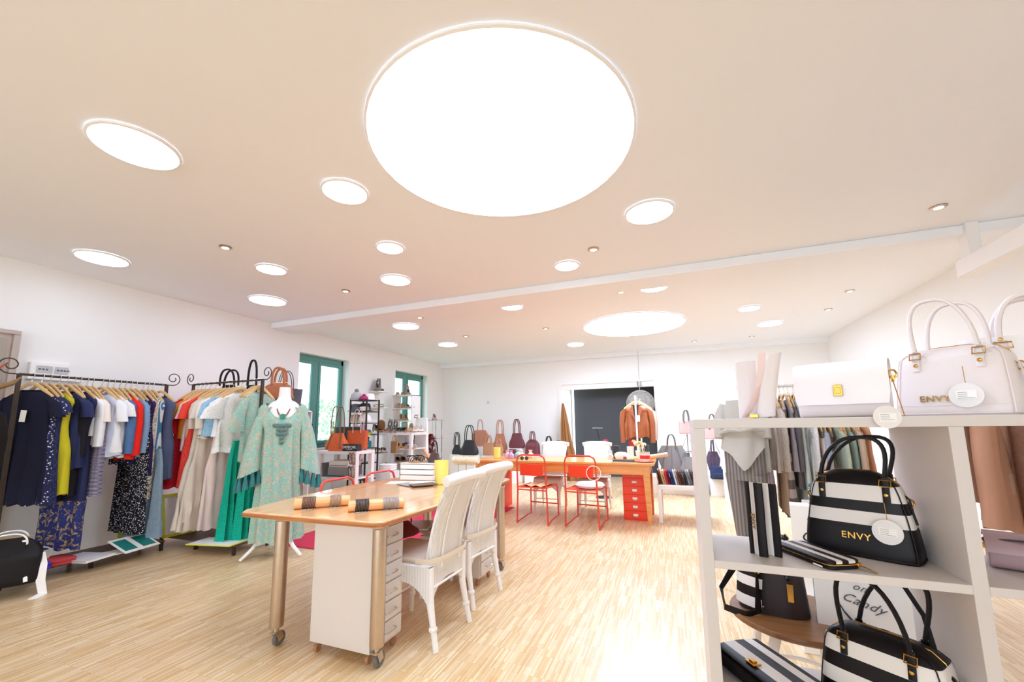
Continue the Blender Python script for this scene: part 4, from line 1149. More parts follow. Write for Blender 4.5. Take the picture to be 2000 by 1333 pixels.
open_unit('shelf_unit', 'tall white shelf unit with black bags behind the dress form', 'shelf unit', -5.55, -5.12, 3.98, 4.7, (.1, .42, .72, .98, 1.25, 1.5), sides='y', back='x')
DGB = mat('dark_grey_leather', '#423e44', .5, noise=.1, scale=30, bump=.1); BRN = mat('dark_brown_leather', '#4b332c', .45, noise=.15, scale=20)
t = bag('tote_bag', 'large charcoal tote bag with silver studs on top of the white shelf unit', 'bag', -5.25, 4.32, 1.5, R(70), .44, .32, .12, mat('charcoal_leather', '#4a464e', .5, noise=.1), 'tote', hh=.26, hs=.42, top=1.06)
for k in range(3): MB().lathe([(.001, 0), (.01, .001), (.001, .006)], 8).pts(0, lambda p: Vector((.1 + .03 * k + p.x, -.058 - p.z, .07 + p.y))).build('stud', CHROME, t)
for z, lab, m, sh, h_ in ((1.25, 'black shoulder bag on the upper shelf of the white unit', BLACK, 'slouch', .2), (.98, 'dark brown bag on the middle shelf of the white unit', BRN, 'tote', .2),
                          (.72, 'black quilted bag on the lower middle shelf of the white unit', BLACK, 'dome', .18), (.42, 'black box bag on the low shelf of the white unit', DGB, 'box', .2)):
    bag('shelf_bag', lab, 'bag', -5.25, 4.53, z, R(75), .26, h_, .12, m, sh, hh=.03, hs=.5, seed=int(z * 100))
t = thing('leather_belt', 'black belt hanging from the edge of the white shelf unit', 'belt', (-5.1, 4.68, 1.3))
MB().tube([(0, 0, 0), (.02, .02, -.15), (.03, .06, -.32), (.02, .08, -.4), (.0, .05, -.42), (.0, .03, -.3)], 0, flat=(.03, .004), wdir=(0, 1, 0)).build('belt_strap', BLACK, t)

leg_table('side_table', 'white open table with tan bags on it in front of the near window', 'table', -5.28, -4.5, 4.98, 5.4, .875, lw=.07, tt=.05, low=(.47, .12))
box_thing('printer', 'beige printer on the middle shelf of the white table', 'printer', -5.1, -4.72, 5.05, 5.35, .62, .72, mat('printer_beige', '#ddd6cc', .5), .01)
MB().box(-.17, .17, -.152, -.15, .02, .035).build('paper_slot', mat('slot_grey', '#8d8984', .5), bpy.data.objects['printer'])
box_thing('storage_box', 'grey box under the beige printer', 'box', -5.12, -4.70, 5.05, 5.35, .49, .62, mat('box_grey', '#8f8a86', .6), .004)
booklet('magazine', 'purple and blue magazine lying on the shelf of the white table', 'magazine', -4.93, 5.05, .472, R(10), .3, .12, .012, mat('mag_blue', '#3c3f8c', .4))
booklet('magazine', 'teal magazine beside the purple one on the white table shelf', 'magazine', -4.66, 5.05, .472, R(-12), .18, .1, .01, mat('mag_teal', '#3f8090', .4))
t = thing('grey_folder', 'grey folder standing upright on the shelf of the white table', 'folder', (-5.17, 5.05, .47), R(0), ry=R(-8))
MB().box(0, .012, -.05, .2, 0, .22).build('cover', mat('folder_grey', '#6e7072', .5), t, bevel=.002)
ORB = mat('orange_leather', '#d9662f', .45, noise=.14, scale=16); ORB2 = mat('orange_leather_deep', '#cc5a2b', .45, noise=.14, scale=16)
bag('orange_handbag', 'slouchy orange leather bag with two tall straps, left on the white table', 'bag', -5.0, 5.1, .89, R(6), .40, .26, .18, ORB, 'slouch', hh=.40, hs=.42, seed=11, slouch=.06, hm=mat('strap_dark_tan', '#8a5a40', .5), hr=.009)
bag('orange_tote', 'orange leather tote leaning right of the slouchy orange bag', 'bag', -4.75, 5.28, .89, R(14), .34, .30, .14, ORB2, 'tote', hh=.34, hs=.4, seed=8, slouch=.03, hm=mat('strap_pale', '#e0c4b4', .5))
bag('dark_bag', 'dark green and black bag behind the orange bags', 'bag', -5.02, 5.32, .89, R(2), .5, .36, .08, mat('dark_green_leather', '#3e4238', .5, noise=.3, scale=9), 'box', hh=.0)
folded('orange_pouch', 'flat orange leather pouch lying in front of the slouchy orange bag', -4.93, 5.03, .876, .32, .1, .03, ORB, cat='pouch', layers=1)
t = box_thing('shoe_box', 'black box lettered DEPECHE on the white table', 'box', -4.78, -4.5, 4.99, 5.09, .876, .985, mat('box_black', '#2a2a2c', .5), .003)
text('lettering', 'DEPECHE.', PAPER, t, (0, -.052, .06), (R(90), 0, 0), .056, bold=.0008)
text('small_lettering', 'COPENHAGEN', PAPER, t, (0, -.052, .026), (R(90), 0, 0), .016)
# rail with hanging scarves beside the window
t = thing('scarf_stand', 'slim white stand with knotted scarves between the near window and the hat rack', 'stand', (-5.25, 5.75, 0))
MB().tube([(0, 0, 0), (0, 0, 1.66)], .014, 8).lathe([(.12, 0), (.12, .01), (.02, .02)], 20).build('post', WHITE, t)
for k, (zz, c) in enumerate(((1.6, '#f3f0ee'), (1.5, '#e6e0e4'), (1.42, '#8893a3'))):
    o = MB().tube([(-5.25 - .05, 5.72, zz), (-5.2, 5.7, zz - .06), (-5.16, 5.7, zz - .2), (-5.17, 5.7, zz - .45)], [.03, .04, .045, .04], 8).build('scarf', fabric('scarf_%d' % k, c)); tag(o, ('white', 'pale lilac', 'blue-grey')[k] + ' scarf knotted on the slim white stand', 'scarf')
# hat rack tower
t = thing('hat_rack', 'dark metal tower shelf full of hats between the two windows', 'rack', (-4.82, 5.5, 0))
for sx in (-.17, .17):
    for sy in (-.15, .15): MB().box(sx - .01, sx + .01, sy - .01, sy + .01, 0, 1.70).build('post', IRON, t)
HZ = (1.69, 1.50, 1.31, 1.12, .90, .66, .40, .14)
for z in HZ: MB().box(-.17, .17, -.15, .15, z - .014, z).build('shelf', IRON, t)
GH = fabric('felt_grey', '#6a6b6f'); DH = fabric('felt_dark', '#3b3a3e'); NH = fabric('felt_navy', '#5b6472'); BH = fabric('straw_beige', '#c8b8a4', 'knit'); OH = fabric('felt_olive', '#b0a61e'); WH_ = fabric('felt_white', '#eceae8')
MAG = fabric('felt_magenta', '#a83668'); TLH = fabric('felt_teal', '#1f6c72'); PLH = fabric('felt_plum', '#5a2c44')
beanie('grey knitted hat with a bobble on top of the hat rack', -4.95, 5.44, 1.69, fabric('knit_grey', '#b4b4b8', 'knit'), fabric('bobble_brown', '#9a8378', 'knit'))
hat('white felt hat on top of the hat rack', -4.74, 5.5, 1.69, WH_, None, .13, .11)
beanie('magenta knitted hat in front of the white one on the hat rack', -4.76, 5.40, 1.69, MAG, MAG).scale = (.75, .75, .5)
hat('grey felt hat on the second shelf of the hat rack, left', -4.95, 5.44, 1.51, GH, DH, .13, .12)
hat('dark grey felt hat on the second shelf of the hat rack, right', -4.78, 5.46, 1.51, DH, GH, .12, .13)
hat('slate blue hat lying at the front of the second shelf of the hat rack', -4.86, 5.36, 1.505, NH, None, .12, .06)
hat('beige straw hat on the third shelf of the hat rack', -4.94, 5.42, 1.32, BH, None, .1, .13)
beanie('white lace cap on the third shelf of the hat rack', -4.74, 5.42, 1.32, WH_, WH_)
hat('black bowler hat on the fourth shelf of the hat rack', -4.94, 5.40, 1.13, DH, None, .12, .11)
hat('wide-brimmed dark hat behind the olive hat', -4.78, 5.5, 1.12, NH, None, .15, .08)
hat('olive yellow hat with tilted brim on the fourth shelf of the hat rack', -4.74, 5.38, 1.12, OH, None, .14, .07, tilt=R(18))
folded('folded_scarf', 'checked grey scarf folded on the fourth shelf of the hat rack', -4.96, 5.4, .905, .16, .2, .12, fabric('check_grey', '#5c5560', 'stripes', '#8a8490', s=6), cat='scarf')
folded('folded_scarf', 'plum scarf bundled low on the hat rack', -4.84, 5.4, .905, .16, .2, .1, PLH, cat='scarf')
folded('folded_scarf', 'teal scarf bundled low on the hat rack', -4.70, 5.4, .905, .12, .2, .11, TLH, cat='scarf')
folded('folded_scarf', 'cream patterned scarf on the sixth shelf of the hat rack', -4.84, 5.4, .665, .2, .2, .14, fabric('scarf_cream_pat', '#e6dccf', 'floral', '#5f88a8', '#b86a5a', '#d9cfc0', s=1.3), cat='scarf')
for k in range(4):
    o = MB().tube([(.05 * math.cos(a), .05 * math.sin(a) , .012 * math.sin(3 * a)) for a in [2 * PI * j / 18 for j in range(18)]], .016, 7, closed=True).build('bead_necklace', mat('beads_red%d' % (k % 2), ('#c0392e', '#e8c7b0')[k % 2], .3))
    o.location = (-4.8, 5.37, .43 + .045 * k); tag(o, ('red', 'cream')[k % 2] + ' bead necklace stacked low on the hat rack, ' + ('lowest', 'second from below', 'third from below', 'topmost')[k], 'necklace')
folded('folded_scarf', 'green and brown leopard scarf on the bottom shelf of the hat rack', -4.86, 5.4, .145, .24, .22, .14, fabric('scarf_leopard', '#6d7a5c', 'floral', '#2f2622', '#a37c58', '#6d7a5c', s=2), cat='scarf')
box_thing('storage_box', 'pale translucent plastic box beside the hat rack', 'box', -4.6, -4.3, 5.55, 5.8, .3, .52, mat('box_plastic', '#dfe3e2', .3), .01)
leg_table('side_table', 'low white stool under the plastic box', 'table', -4.62, -4.28, 5.53, 5.82, .3, lw=.04, tt=.04)
# shoe tables (two storeys, white) and their shoes
leg_table('shoe_table', 'white two-shelf shoe table, left of the pair beyond the hat rack', 'table', -5.1, -4.67, 6.0, 6.5, 1.14, lw=.05, low=(.78, .4))
leg_table('shoe_table', 'white two-shelf shoe table, right of the pair beyond the hat rack', 'table', -4.66, -4.22, 6.0, 6.5, 1.14, lw=.05, low=(.86, .62, .38, .14))
OCH = mat('ochre_suede', '#b8793a', .7); DKS = mat('dark_shoe_leather', '#4a2c28', .4); SND = mat('sand_suede', '#cdb39a', .7); BWK = mat('black_white_print', '#2e2a2a', .5, noise=.9, scale=40)
WHS = mat('white_shoe_leather', '#ece6e0', .5); GRS = mat('grey_suede', '#8f877f', .8, noise=.15); GLD = mat('bronze_leather', '#b08a5e', .35, .4); BLS = mat('blue_shoe', '#5a7db4', .5); SIL = mat('silver_leather', '#b9b4b0', .3, .5)


def pair(lab, x, y, z, rz, m, kind, group=None, s=1.0, sole=None, gap=.1, m2=None, pitch=0):
    c, s_ = math.cos(rz + PI / 2), math.sin(rz + PI / 2)
    s = s * 1.12
    a = shoe(lab + ', left one', x - c * gap / 2, y - s_ * gap / 2, z, rz, m, kind, sole, group, s, m2)
    if pitch: a.rotation_euler = (0, pitch, rz); a.location.z += .09
    shoe(lab + ', right one', x + c * gap / 2, y + s_ * gap / 2, z, rz + .12, m, kind, sole, group, s, m2)


pair('ochre high sandal standing highest on the left shoe table', -4.89, 6.12, 1.15, R(-50), OCH, 'sandal', gap=.13, s=1.4, pitch=R(-38))
pair('black and white strappy sandal on the left shoe table', -4.74, 6.1, 1.15, R(-70), BWK, 'sandal', s=1.05)
pair('dark brown bootie on the left shoe table', -5.00, 6.1, 1.15, R(-20), DKS, 'heel')
pair('snake print flat shoe on the right shoe table', -4.53, 6.12, 1.145, R(-80), BWK, 'flat')
pair('beige wedge sandal on the right shoe table', -4.31, 6.12, 1.145, R(-80), SND, 'sandal')
pair('ochre loafer on the first shelf of the right shoe table', -4.53, 6.12, .865, R(-60), OCH, 'flat')
pair('white sandal on the first shelf of the right shoe table', -4.31, 6.12, .865, R(-70), WHS, 'sandal')
pair('dark brown and blue shoe on the second shelf of the right shoe table', -4.53, 6.12, .625, R(-40), DKS, 'flat', m2=BLS)
pair('bronze sandal on the second shelf of the right shoe table', -4.31, 6.12, .625, R(-70), GLD, 'sandal')
pair('silver jewelled sandal, third shelf of the right shoe table', -4.53, 6.12, .385, R(-50), SIL, 'sandal')
pair('rust sandal on the third shelf of the right shoe table', -4.30, 6.12, .385, R(-70), mat('rust_leather', '#a8573c', .5), 'sandal')
pair('pale pump on the lower shelf of the left shoe table', -4.94, 6.1, .785, R(-50), WHS, 'flat')
folded('cotton_shirt', 'rolled white cloth on the lower shelf of the left shoe table', -4.68, 6.2, .785, .22, .2, .05, WHT, cat='clothing')
bag('tan_pouch', 'tan pouch on the lowest shelf of the left shoe table', 'pouch', -4.82, 6.15, .4, 0, .14, .2, .06, GLD, 'tote', hh=0)
EX = [(-4.90, 6.36, 1.145, 'grey suede boot at the back of the left shoe table', GRS, 'boot', 1.2), (-4.74, 6.36, 1.145, 'silver sandal at the back of the left shoe table', SIL, 'sandal', 1.1),
      (-4.55, 6.36, 1.145, 'sand coloured court shoe at the back of the right shoe table', SND, 'heel', 1.15), (-4.34, 6.36, 1.145, 'white sneaker at the back of the right shoe table', WHS, 'sneaker', 1.1),
      (-4.98, 6.1, .785, 'bronze flat shoe on the lower shelf of the left shoe table', GLD, 'flat', 1.0), (-4.55, 6.36, .865, 'blue flat shoe at the back of the first shelf', BLS, 'flat', 1.0),
      (-4.34, 6.36, .625, 'tan sandal at the back of the second shelf', OCH, 'sandal', 1.0), (-4.5, 6.12, .145, 'dark bootie on the bottom shelf of the right shoe table', DKS, 'heel', 1.1), (-4.32, 6.12, .145, 'silver sandal on the bottom shelf of the right shoe table', SIL, 'sandal', 1.0)]
for x_, y_, z_, lb_, m_, k_, s_ in EX: pair(lb_, x_, y_, z_, R(-60), m_, k_, s=s_)
# strands of shells and beads hanging at the right end of the white table, and small goods round the hat rack
for k in range(6):
    c_, nm_ = (('#5a3a30', 'dark brown'), ('#c9a58a', 'shell beige'), ('#7d5a4a', 'mocha'), ('#2f2a2a', 'black'), ('#a8c0a0', 'pale green'), ('#b0604a', 'terracotta'))[k]
    bb = MB()
    for j in range(26):
        a = 2 * PI * j / 26; bb.lathe([(.001, -.008), (.008, -.003), (.008, .003), (.001, .008)], 6, (.028 * math.cos(a), .012 * math.sin(a) , -.09 - .085 * math.sin(a)))
    o = bb.build('bead_strand', mat('bead_%d' % k, c_, .35)); o.location = (-4.585 + .03 * (k % 3), 4.955, .86 - .2 * (k // 3)); tag(o, nm_ + ' bead strand hanging at the right leg of the white table', 'necklace')
folded('folded_scarf', 'pink and grey striped scarf on the third shelf of the hat rack', -4.73, 5.38, 1.135, .09, .1, .15, fabric('scarf_pinkstripe', '#c98aa0', 'stripes', '#9aa0c0', s=5), cat='scarf')
folded('folded_scarf', 'white fur collar in front of the dark grey hat', -4.73, 5.38, 1.505, .1, .12, .07, WH_, cat='scarf')
folded('folded_scarf', 'dark plum cardigan stuffed on the fifth shelf of the hat rack', -4.82, 5.4, 1.0, .28, .22, .08, fabric('felt_blackplum', '#33202e'), cat='clothing')
folded('shopping_pile', 'pile of white paper bags on the plastic box', -4.45, 5.68, .525, .26, .2, .1, PAPER, cat='paper bags', layers=3)
bag('gold_pouch', 'golden pouch leaning beside the hat rack', 'pouch', -4.5, 5.9, .79, 0, .14, .2, .06, GLD, 'tote', hh=.1, hs=.5)
# wall shelves with shoes
for k, (x0, x1, y, z, lab) in enumerate(((-5.66, -5.4, 6.68, 1.96, 'small white wall shelf carrying the grey ankle boot'), (-5.66, -5.4, 6.68, 1.64, 'small white wall shelf carrying the bronze sandals'))):
    box_thing('wall_shelf', lab, 'shelf', XL, XL + .24, y - .14, y + .16, z - .025, z, WHITE, .002)
for zz in (1.45, 1.68, 1.93):
    pass
t = open_unit('display_case', 'white open shelf case with shoes in front of the far window', 'shelf unit', -5.44, -4.93, 7.0, 7.3, (1.16, 1.36, 1.62, 1.89), th=.02, sides='x', z0=1.16)
open_unit('base_cabinet', 'white base cabinet below the shoe case by the far window', 'cabinet', -5.44, -4.93, 7.0, 7.3, (.3, .7, 1.14), sides='x', back='y')
shoe('grey suede ankle boot with dark laces on the highest wall shelf', -5.5, 6.64, 1.96, R(-60), GRS, 'boot', mat('sole_dark', '#4b4541', .6), s=1.5)
shoe('dark toe shoe beside the grey ankle boot on the highest wall shelf', -5.5, 6.77, 1.96, R(-60), DKS, 'flat', s=.8)
pair('bronze strappy sandal on the lower wall shelf', -5.5, 6.68, 1.64, R(-60), GLD, 'sandal')
shoe('grey suede boot on the top board of the shoe case', -5.14, 7.12, 1.89, R(-30), GRS, 'boot', s=1.35)
pair('tan suede shoe on the top board of the shoe case, left', -5.32, 7.12, 1.89, R(-60), SND, 'flat')
pair('tan sneaker on the upper shelf of the shoe case', -5.28, 7.12, 1.625, R(-40), SND, 'sneaker')
pair('grey flat shoe on the upper shelf of the shoe case', -5.06, 7.12, 1.625, R(-60), GRS, 'flat')
pair('taupe court shoe on the middle shelf of the shoe case', -5.22, 7.12, 1.365, R(-50), SND, 'heel')
# standing white board, tripod, scarf column
t = thing('display_board', 'tall tapering white display board between the shoe shelves and the back wall', 'board', (-4.42, 6.6, 0))
MB().rings([[(x, y, z) for x, y in ((-w_, -.02), (w_, -.02), (w_, .02), (-w_, .02))] for z, w_ in ((.0, .19), (.5, .16), (1.36, .125), (1.40, .11))]).build('panel', TRIMW, t, bevel=.006)
MB().tube([(-.15, .0, 0), (-.11, .1, 1.2)], .009, 6).build('prop', CHROME, t)
box_thing('plinth', 'white block under the orange wooden handle', 'plinth', -4.15, -3.9, 6.2, 6.4, 0, .618, TRIMW)
t = thing('orange_baton', 'orange wooden handle leaning right of the white display board', 'handle', (-4.02, 6.3, .62)); t.rotation_euler = (0, R(-35), 0)
MB().tube([(0, 0, 0), (0, 0, .12), (0, 0, .26)], [.02, .024, .018], 10).build('grip', mat('orange_wood', '#eda468', .4), t)
t = thing('accessory_stand', 'narrow glass-topped accessory stand left of the black bags', 'stand', (-4.49, 7.15, 0))
for sx in (-.11, .11):
    for sy in (-.11, .11): MB().box(sx - .006, sx + .006, sy - .006, sy + .006, 0, 1.36).build('post', CHROME, t)
for z in (1.365, 1.0, .62): MB().box(-.13, .13, -.12, .12, z - .012, z).build('shelf', mat('smoked_glass', '#8d939a', .1), t)
shoe('lilac grey high heel on top of the accessory stand', -4.47, 7.12, 1.365, R(-40), mat('lilac_patent', '#a49cae', .25), 'heel', s=1.0)
shoe('small tan sandal on top of the tall display board', -4.55, 6.6, 1.40, R(-60), OCH, 'sandal', s=.8)
BORDX = fabric('scarf_bordeaux', '#5a1f24', 'floral', '#e6d9d4', '#8a2f36', '#3c1418', s=1.2)
garment('silk_scarf', 'scarf', 'bordeaux patterned scarf draped down the accessory stand', -4.47, 7.0, 1.22, 0, .4, BORDX, w=.18, hang=False, sleeve=None)
box_thing('storage_box', 'small grey box low between the shoe table and the display board', 'box', -4.86, -4.70, 6.9, 7.1, .86, .98, mat('box_grey2', '#8b8178', .6))
t = thing('tripod_lamp', 'chrome tripod stand behind the shoe tables', 'stand', (-4.8, 6.8, 0))
for a in (90, 210, 330): MB().tube([(0, 0, 1.0), (.16 * math.cos(R(a)), .16 * math.sin(R(a)), 0)], .008, 6).build('leg', CHROME, t)
MB().tube([(0, 0, 1.0), (0, 0, 1.12)], .02, 8).build('head', BLACKP, t)
bag('black_mini_bag', 'small black jewelled bag on the grey box behind the display board', 'bag', -4.78, 7.0, .981, 0, .14, .1, .08, BWK, 'box', hh=0)
# shoes standing on the tray stack of the work table
pair('black strappy sandal on the white tray stack', -2.28, 3.35, .907, R(-30), BLACK, 'sandal', gap=.09, s=.8)
bag('brown_mini_bag', 'small dark brown bag with a black handle on the right end of the tray stack', 'bag', -2.1, 3.36, .907, R(5), .13, .09, .07, BRN, 'slouch', hh=.1, hs=.4, two=False, hm=BLACK)
# red rug
o = MB().box(-.9, .9, -1.3, 1.3, 0, .012).build('rug', fabric('rug_red', '#d23c56', 'bands', '#b92c48', s=2.2), None, bevel=.004)
o.location = (-3.2, 4.63, 0); tag(o, 'crimson woven rug on the floor behind the work table', 'rug')
# lying bag and books on the nearest seat under the table
bag('maroon_bag', 'maroon leather bag with a gold clasp lying on the wicker chair seat under the table', 'bag', -1.86, 2.5, .478, R(70), .3, .09, .2, mat('maroon_leather', '#6d2420', .4), 'slouch', hh=0.05, hs=.5, seed=3, slouch=.1)
booklet('magazine', 'glossy grey magazine on the chair seat under the table', 'magazine', -1.88, 2.78, .478, R(20), .21, .28, .014, mat('mag_grey', '#8a8c90', .25))
# ================================================================ far wooden table
FT = wood('far_table_wood', '#e9a458', '#d98a3c', .3, .8, 'X', .4)
t = thing('dining_table', 'long orange-brown wooden table in the middle of the shop, red chairs in front', 'table', (-1.5, 5.79, 0))
for i in range(5):
    MB().box(-1.27 + .508 * i + .0015, -1.27 + .508 * (i + 1) - .0015, -.39, .39, .722, .75).build('tabletop_panel', FT, t, bevel=.004)
for a_ in ((-1.2, 1.2, -.345, -.32), (-1.2, 1.2, .32, .345), (-1.2, -1.175, -.319, .319), (1.175, 1.2, -.319, .319)): MB().box(*a_, .60, .721).build('apron', FT, t, bevel=.003)
for sx in (-1, 1):
    for sy in (-1, 1):
        x, y = sx * 1.205, sy * .35
        MB().rings([[(x - sx * a * (1 if k in (1, 2) else 0) if True else 0, y - sy * a * (1 if k in (2, 3) else 0), z) for k in range(4)] for z, a in ((0, .05), (.3, .065), (.6, .08), (.722, .08))]).build('leg', FT, t, bevel=.004)
drawer_cabinet('drawer_cabinet', 'bright red six-drawer cabinet under the right end of the far table', -.655, -.355, 5.66, 6.06, .0, .655, 6, REDM, '-y', castors=False)
drawer_cabinet('drawer_cabinet', 'second red cabinet under the left end of the far table, behind the wicker chairs', -2.76, -2.43, 5.72, 6.18, .0, .655, 6, REDM, '-y', castors=False)
# objects on it
o = MB().lathe([(.045, 0), (.05, .003), (.055, .16), (.052, .16), (.046, .006), (.001, .005)], 24, cap1=False).build('vase', YEL); o.location = (-2.5, 5.75, .75); tag(o, 'pale yellow tumbler vase on the left end of the far table', 'vase')
for k, (x, y, r_, c, lab) in enumerate(((-2.35, 5.8, .035, '#e9b9c4', 'pink gift bag on the left end of the far table'), (-2.26, 5.72, .04, '#c9a4c9', 'mauve gift bag beside the pink one on the far table'), (-2.2, 5.85, .045, '#9fc7c2', 'mint gift bag on the far table'),
                                        (-2.1, 5.75, .04, '#dfe3df', 'white gift bag on the far table, left of the sunglasses'), (-2.0, 5.86, .04, '#e7cfc0', 'peach gift bag on the far table, behind the sunglasses'))):
    t = thing('gift_bag', lab, 'gift bag', (x, y, .75))
    mm = fabric('organza_%d' % k, c)
    MB().lathe([(r_, 0), (r_ * 1.2, .02), (r_ * 1.1, .06), (r_ * .4, .085), (r_ * .8, .12)], 14, cap1=False).build('pouch', mm, t); MB().tube([(r_ * .45 * math.cos(a), r_ * .45 * math.sin(a), .085) for a in [2 * PI * j / 12 for j in range(12)]], .004, 5, closed=True).build('ribbon', PAPER, t)
t = thing('sunglasses', 'brown sunglasses lying on the far table', 'sunglasses', (-1.97, 5.5, .75))
for s in (-1, 1):
    MB().lathe([(.001, 0), (.026, .001), (.028, .004), (.001, .006)], 16).pts(0, lambda p: Vector((p.x + s * .034, -p.z, .028 + p.y))).build('lens', mat('lens_brown', '#4a2f24', .15), t)
    MB().tube([(s * .06, 0, .035), (s * .062, .12, .03), (s * .06, .14, .015)], .003, 5).build('temple_arm', BRN, t)
MB().tube([(-.01, 0, .034), (0, -.002, .038), (.01, 0, .034)], .003, 5).build('bridge', BRN, t)
# right end clutter
booklet('brochure', 'white brochure with a pink cover at the right part of the far table', 'brochure', -.66, 5.62, .7505, R(8), .3, .2, .008, PAPER)
t = thing('tablet', 'black folder lying tilted on the brochures of the far table', 'folder', (-.62, 5.6, .760), R(5)); MB().box(-.14, .14, -.09, .09, 0, .012).build('cover', BLACK, t, bevel=.003)
t = thing('serving_tray', 'orange tray at the right end of the far table', 'tray', (-.36, 5.62, .75)); MB().lathe([(.1, 0), (.13, .012), (.125, .015), (.1, .004), (.001, .004)], 28, cap1=False).build('dish', mat('tray_orange', '#dd5a34', .4), t)
CANR = zbands('can_label', [.03, .075, .1], ['#f2f0ea', '#d93f38', '#f4f1ea', '#cfe0c9'], .4)
t = thing('pen_can', 'printed red and white tin holding pens at the right end of the far table', 'tin', (-.36, 5.75, .75))
MB().lathe([(.062, 0), (.065, .003), (.065, .12), (.061, .12), (.06, .006), (.001, .005)], 28, cap1=False).build('tin', CANR, t)
PENC = ['#2a6e50', '#c93f3a', '#2b2f3a', '#f0efe9', '#c4d86a', '#3a3a3a', '#e58aa0', '#1c5c48']
q = random.Random(5)
for k in range(8):
    a = 2 * PI * k / 8; o = MB().tube([(.03 * math.cos(a), .03 * math.sin(a), .01), (.065 * math.cos(a), .05 * math.sin(a), .19 + .03 * q.random())], .006, 6).build('pen', mat('pen_%d' % k, PENC[k], .4)); o.location = (-.36, 5.75, .75)
    tag(o, ('dark green', 'red', 'blue-black', 'white', 'lime', 'charcoal', 'pink', 'deep green')[k] + ' pen in the printed tin on the far table', 'pen', 'pens in the printed tin')
t = thing('bowl', 'white lidded bowl left of the tissue roll on the far table', 'bowl', (-.68, 5.9, .75)); MB().lathe([(.05, 0), (.06, .01), (.075, .05), (.07, .08), (.04, .1), (.01, .105)], 24, sx=1.3).build('dish', PAPER, t)
t = thing('tape_roll', 'pale lilac tape roll on the far table', 'tape', (-.83, 5.9, .75)); MB().tube([(.03 * math.cos(a), 0, .04 + .03 * math.sin(a)) for a in [2 * PI * j / 18 for j in range(18)]], .012, 8, closed=True).build('roll', mat('tape_lilac', '#ece2f2', .4), t)
t = thing('tissue_roll', 'white paper roll standing on the far table', 'paper roll', (-.55, 5.85, .80)); MB().lathe([(.045, 0), (.045, .13), (.015, .13), (.015, .02)], 24).build('roll', PAPER, t)
t = thing('glass_jar', 'low yellow-green glass jar under the paper roll on the far table', 'jar', (-.54, 5.82, .75)); MB().lathe([(.075, 0), (.08, .01), (.08, .04), (.07, .05), (.001, .05)], 24).build('jar', mat('jar_green', '#dfe2b0', .2), t)
t = thing('red_box', 'small dark red box between the bowl and the glass jar on the far table', 'box', (-.62, 5.78, .75)); MB().box(-.02, .02, -.02, .02, 0, .05).build('box', mat('box_red', '#a33a2c', .5), t)
t = thing('flower_basket', 'white basket with orange and white flowers on the far table', 'flowers', (-.44, 5.95, .75))
MB().lathe([(.04, 0), (.05, .08), (.055, .12), (.001, .12)], 18).build('basket', PAPER, t)
for k in range(12):
    a = 2.4 * k; r_ = .02 + .006 * k; c = MAG if False else (mat('petal_orange', '#f2b45c', .6) if k % 2 else mat('petal_white', '#f7f6f0', .6))
    fb = MB()
    for j in range(6):
        b_ = 2 * PI * j / 6; fb.tube([(0, 0, 0), (.02 * math.cos(b_), .02 * math.sin(b_), .008), (.034 * math.cos(b_), .034 * math.sin(b_), .002)], [.003, .011, .004], 6)
    fo = fb.build('flower', c, t); fo.location = (r_ * math.cos(a), r_ * math.sin(a) - .01, .15 + .09 * (k % 5) / 5 + .02 * (k % 2)); fo.rotation_euler = (R(40), 0, a)
t = thing('paper_bundle', 'rolled brown paper sticking out over the right corner of the far table', 'paper roll', (-.27, 6.02, .77), R(20)); MB().tube([(-.05, 0, .01), (.2, 0, .045)], .03, 12).build('roll', mat('kraft_paper', '#e2b992', .7), t)
box_thing('lamp_box', 'tall black box behind the clutter on the far table', 'box', -.80, -.72, 6.02, 6.12, .75, .93, BLACKP)
t = thing('glass_bottle', 'clear glass bottle left of the black box on the far table', 'bottle', (-.85, 6.03, .75)); MB().lathe([(.03, 0), (.032, .01), (.032, .1), (.012, .13), (.012, .16)], 18).build('bottle', mat('bottle_glass', '#c8d4d2', .1), t)
folded('red_umbrella', 'dark red folded umbrella leaning behind the far table', -.98, 6.5, .72, .08, .05, .28, mat('umbrella_red', '#a3203a', .6), cat='umbrella', layers=1)
t = thing('microphone_stand', 'thin black stand with a flat head behind the right wicker chair', 'stand', (-1.15, 7.2, 0)); MB().tube([(0, 0, 0), (-.02, 0, .9), (-.08, 0, 1.17)], .008, 6).lathe([(.14, 0), (.13, .012), (.01, .02)], 20).build('post', BLACKP, t); MB().box(-.15, .02, -.02, .02, 1.165, 1.18).build('head', mat('head_grey', '#8a8a8a', .5), t)
# ================================================================ jacket rail in front of the doorway
t = thing('garment_rail', 'slim white rail carrying leather jackets in front of the doorway', 'clothes rack', (-.54, 7.0, 0))
for y in (0, .95):
    MB().box(-.013, .013, y - .013, y + .013, .05, 1.70).build('upright', WHITE, t, bevel=.002); MB().box(-.2, .2, y - .015, y + .015, 0, .05).build('foot', WHITE, t, bevel=.002)
MB().tube([(0, 0, 1.685), (0, .95, 1.685)], .012, 8).build('rail', CHROME, t)
JAC = mat('cognac_leather', '#9c5630', .42, noise=.12, scale=14); JAG = fabric('jacket_beige', '#cdbfb2'); JRD = fabric('jacket_coral', '#d8604e')
garment('leather_jacket', 'jacket', 'cognac brown leather jacket facing the room on the white rail', -.54, 7.10, 1.685, 0, .56, JAC, w=.44, th=.06, sleeve='long', sl=.54, flare=.95, tagc=True)
jk = [o for o in bpy.data.objects if o.name.startswith('leather_jacket')][0]
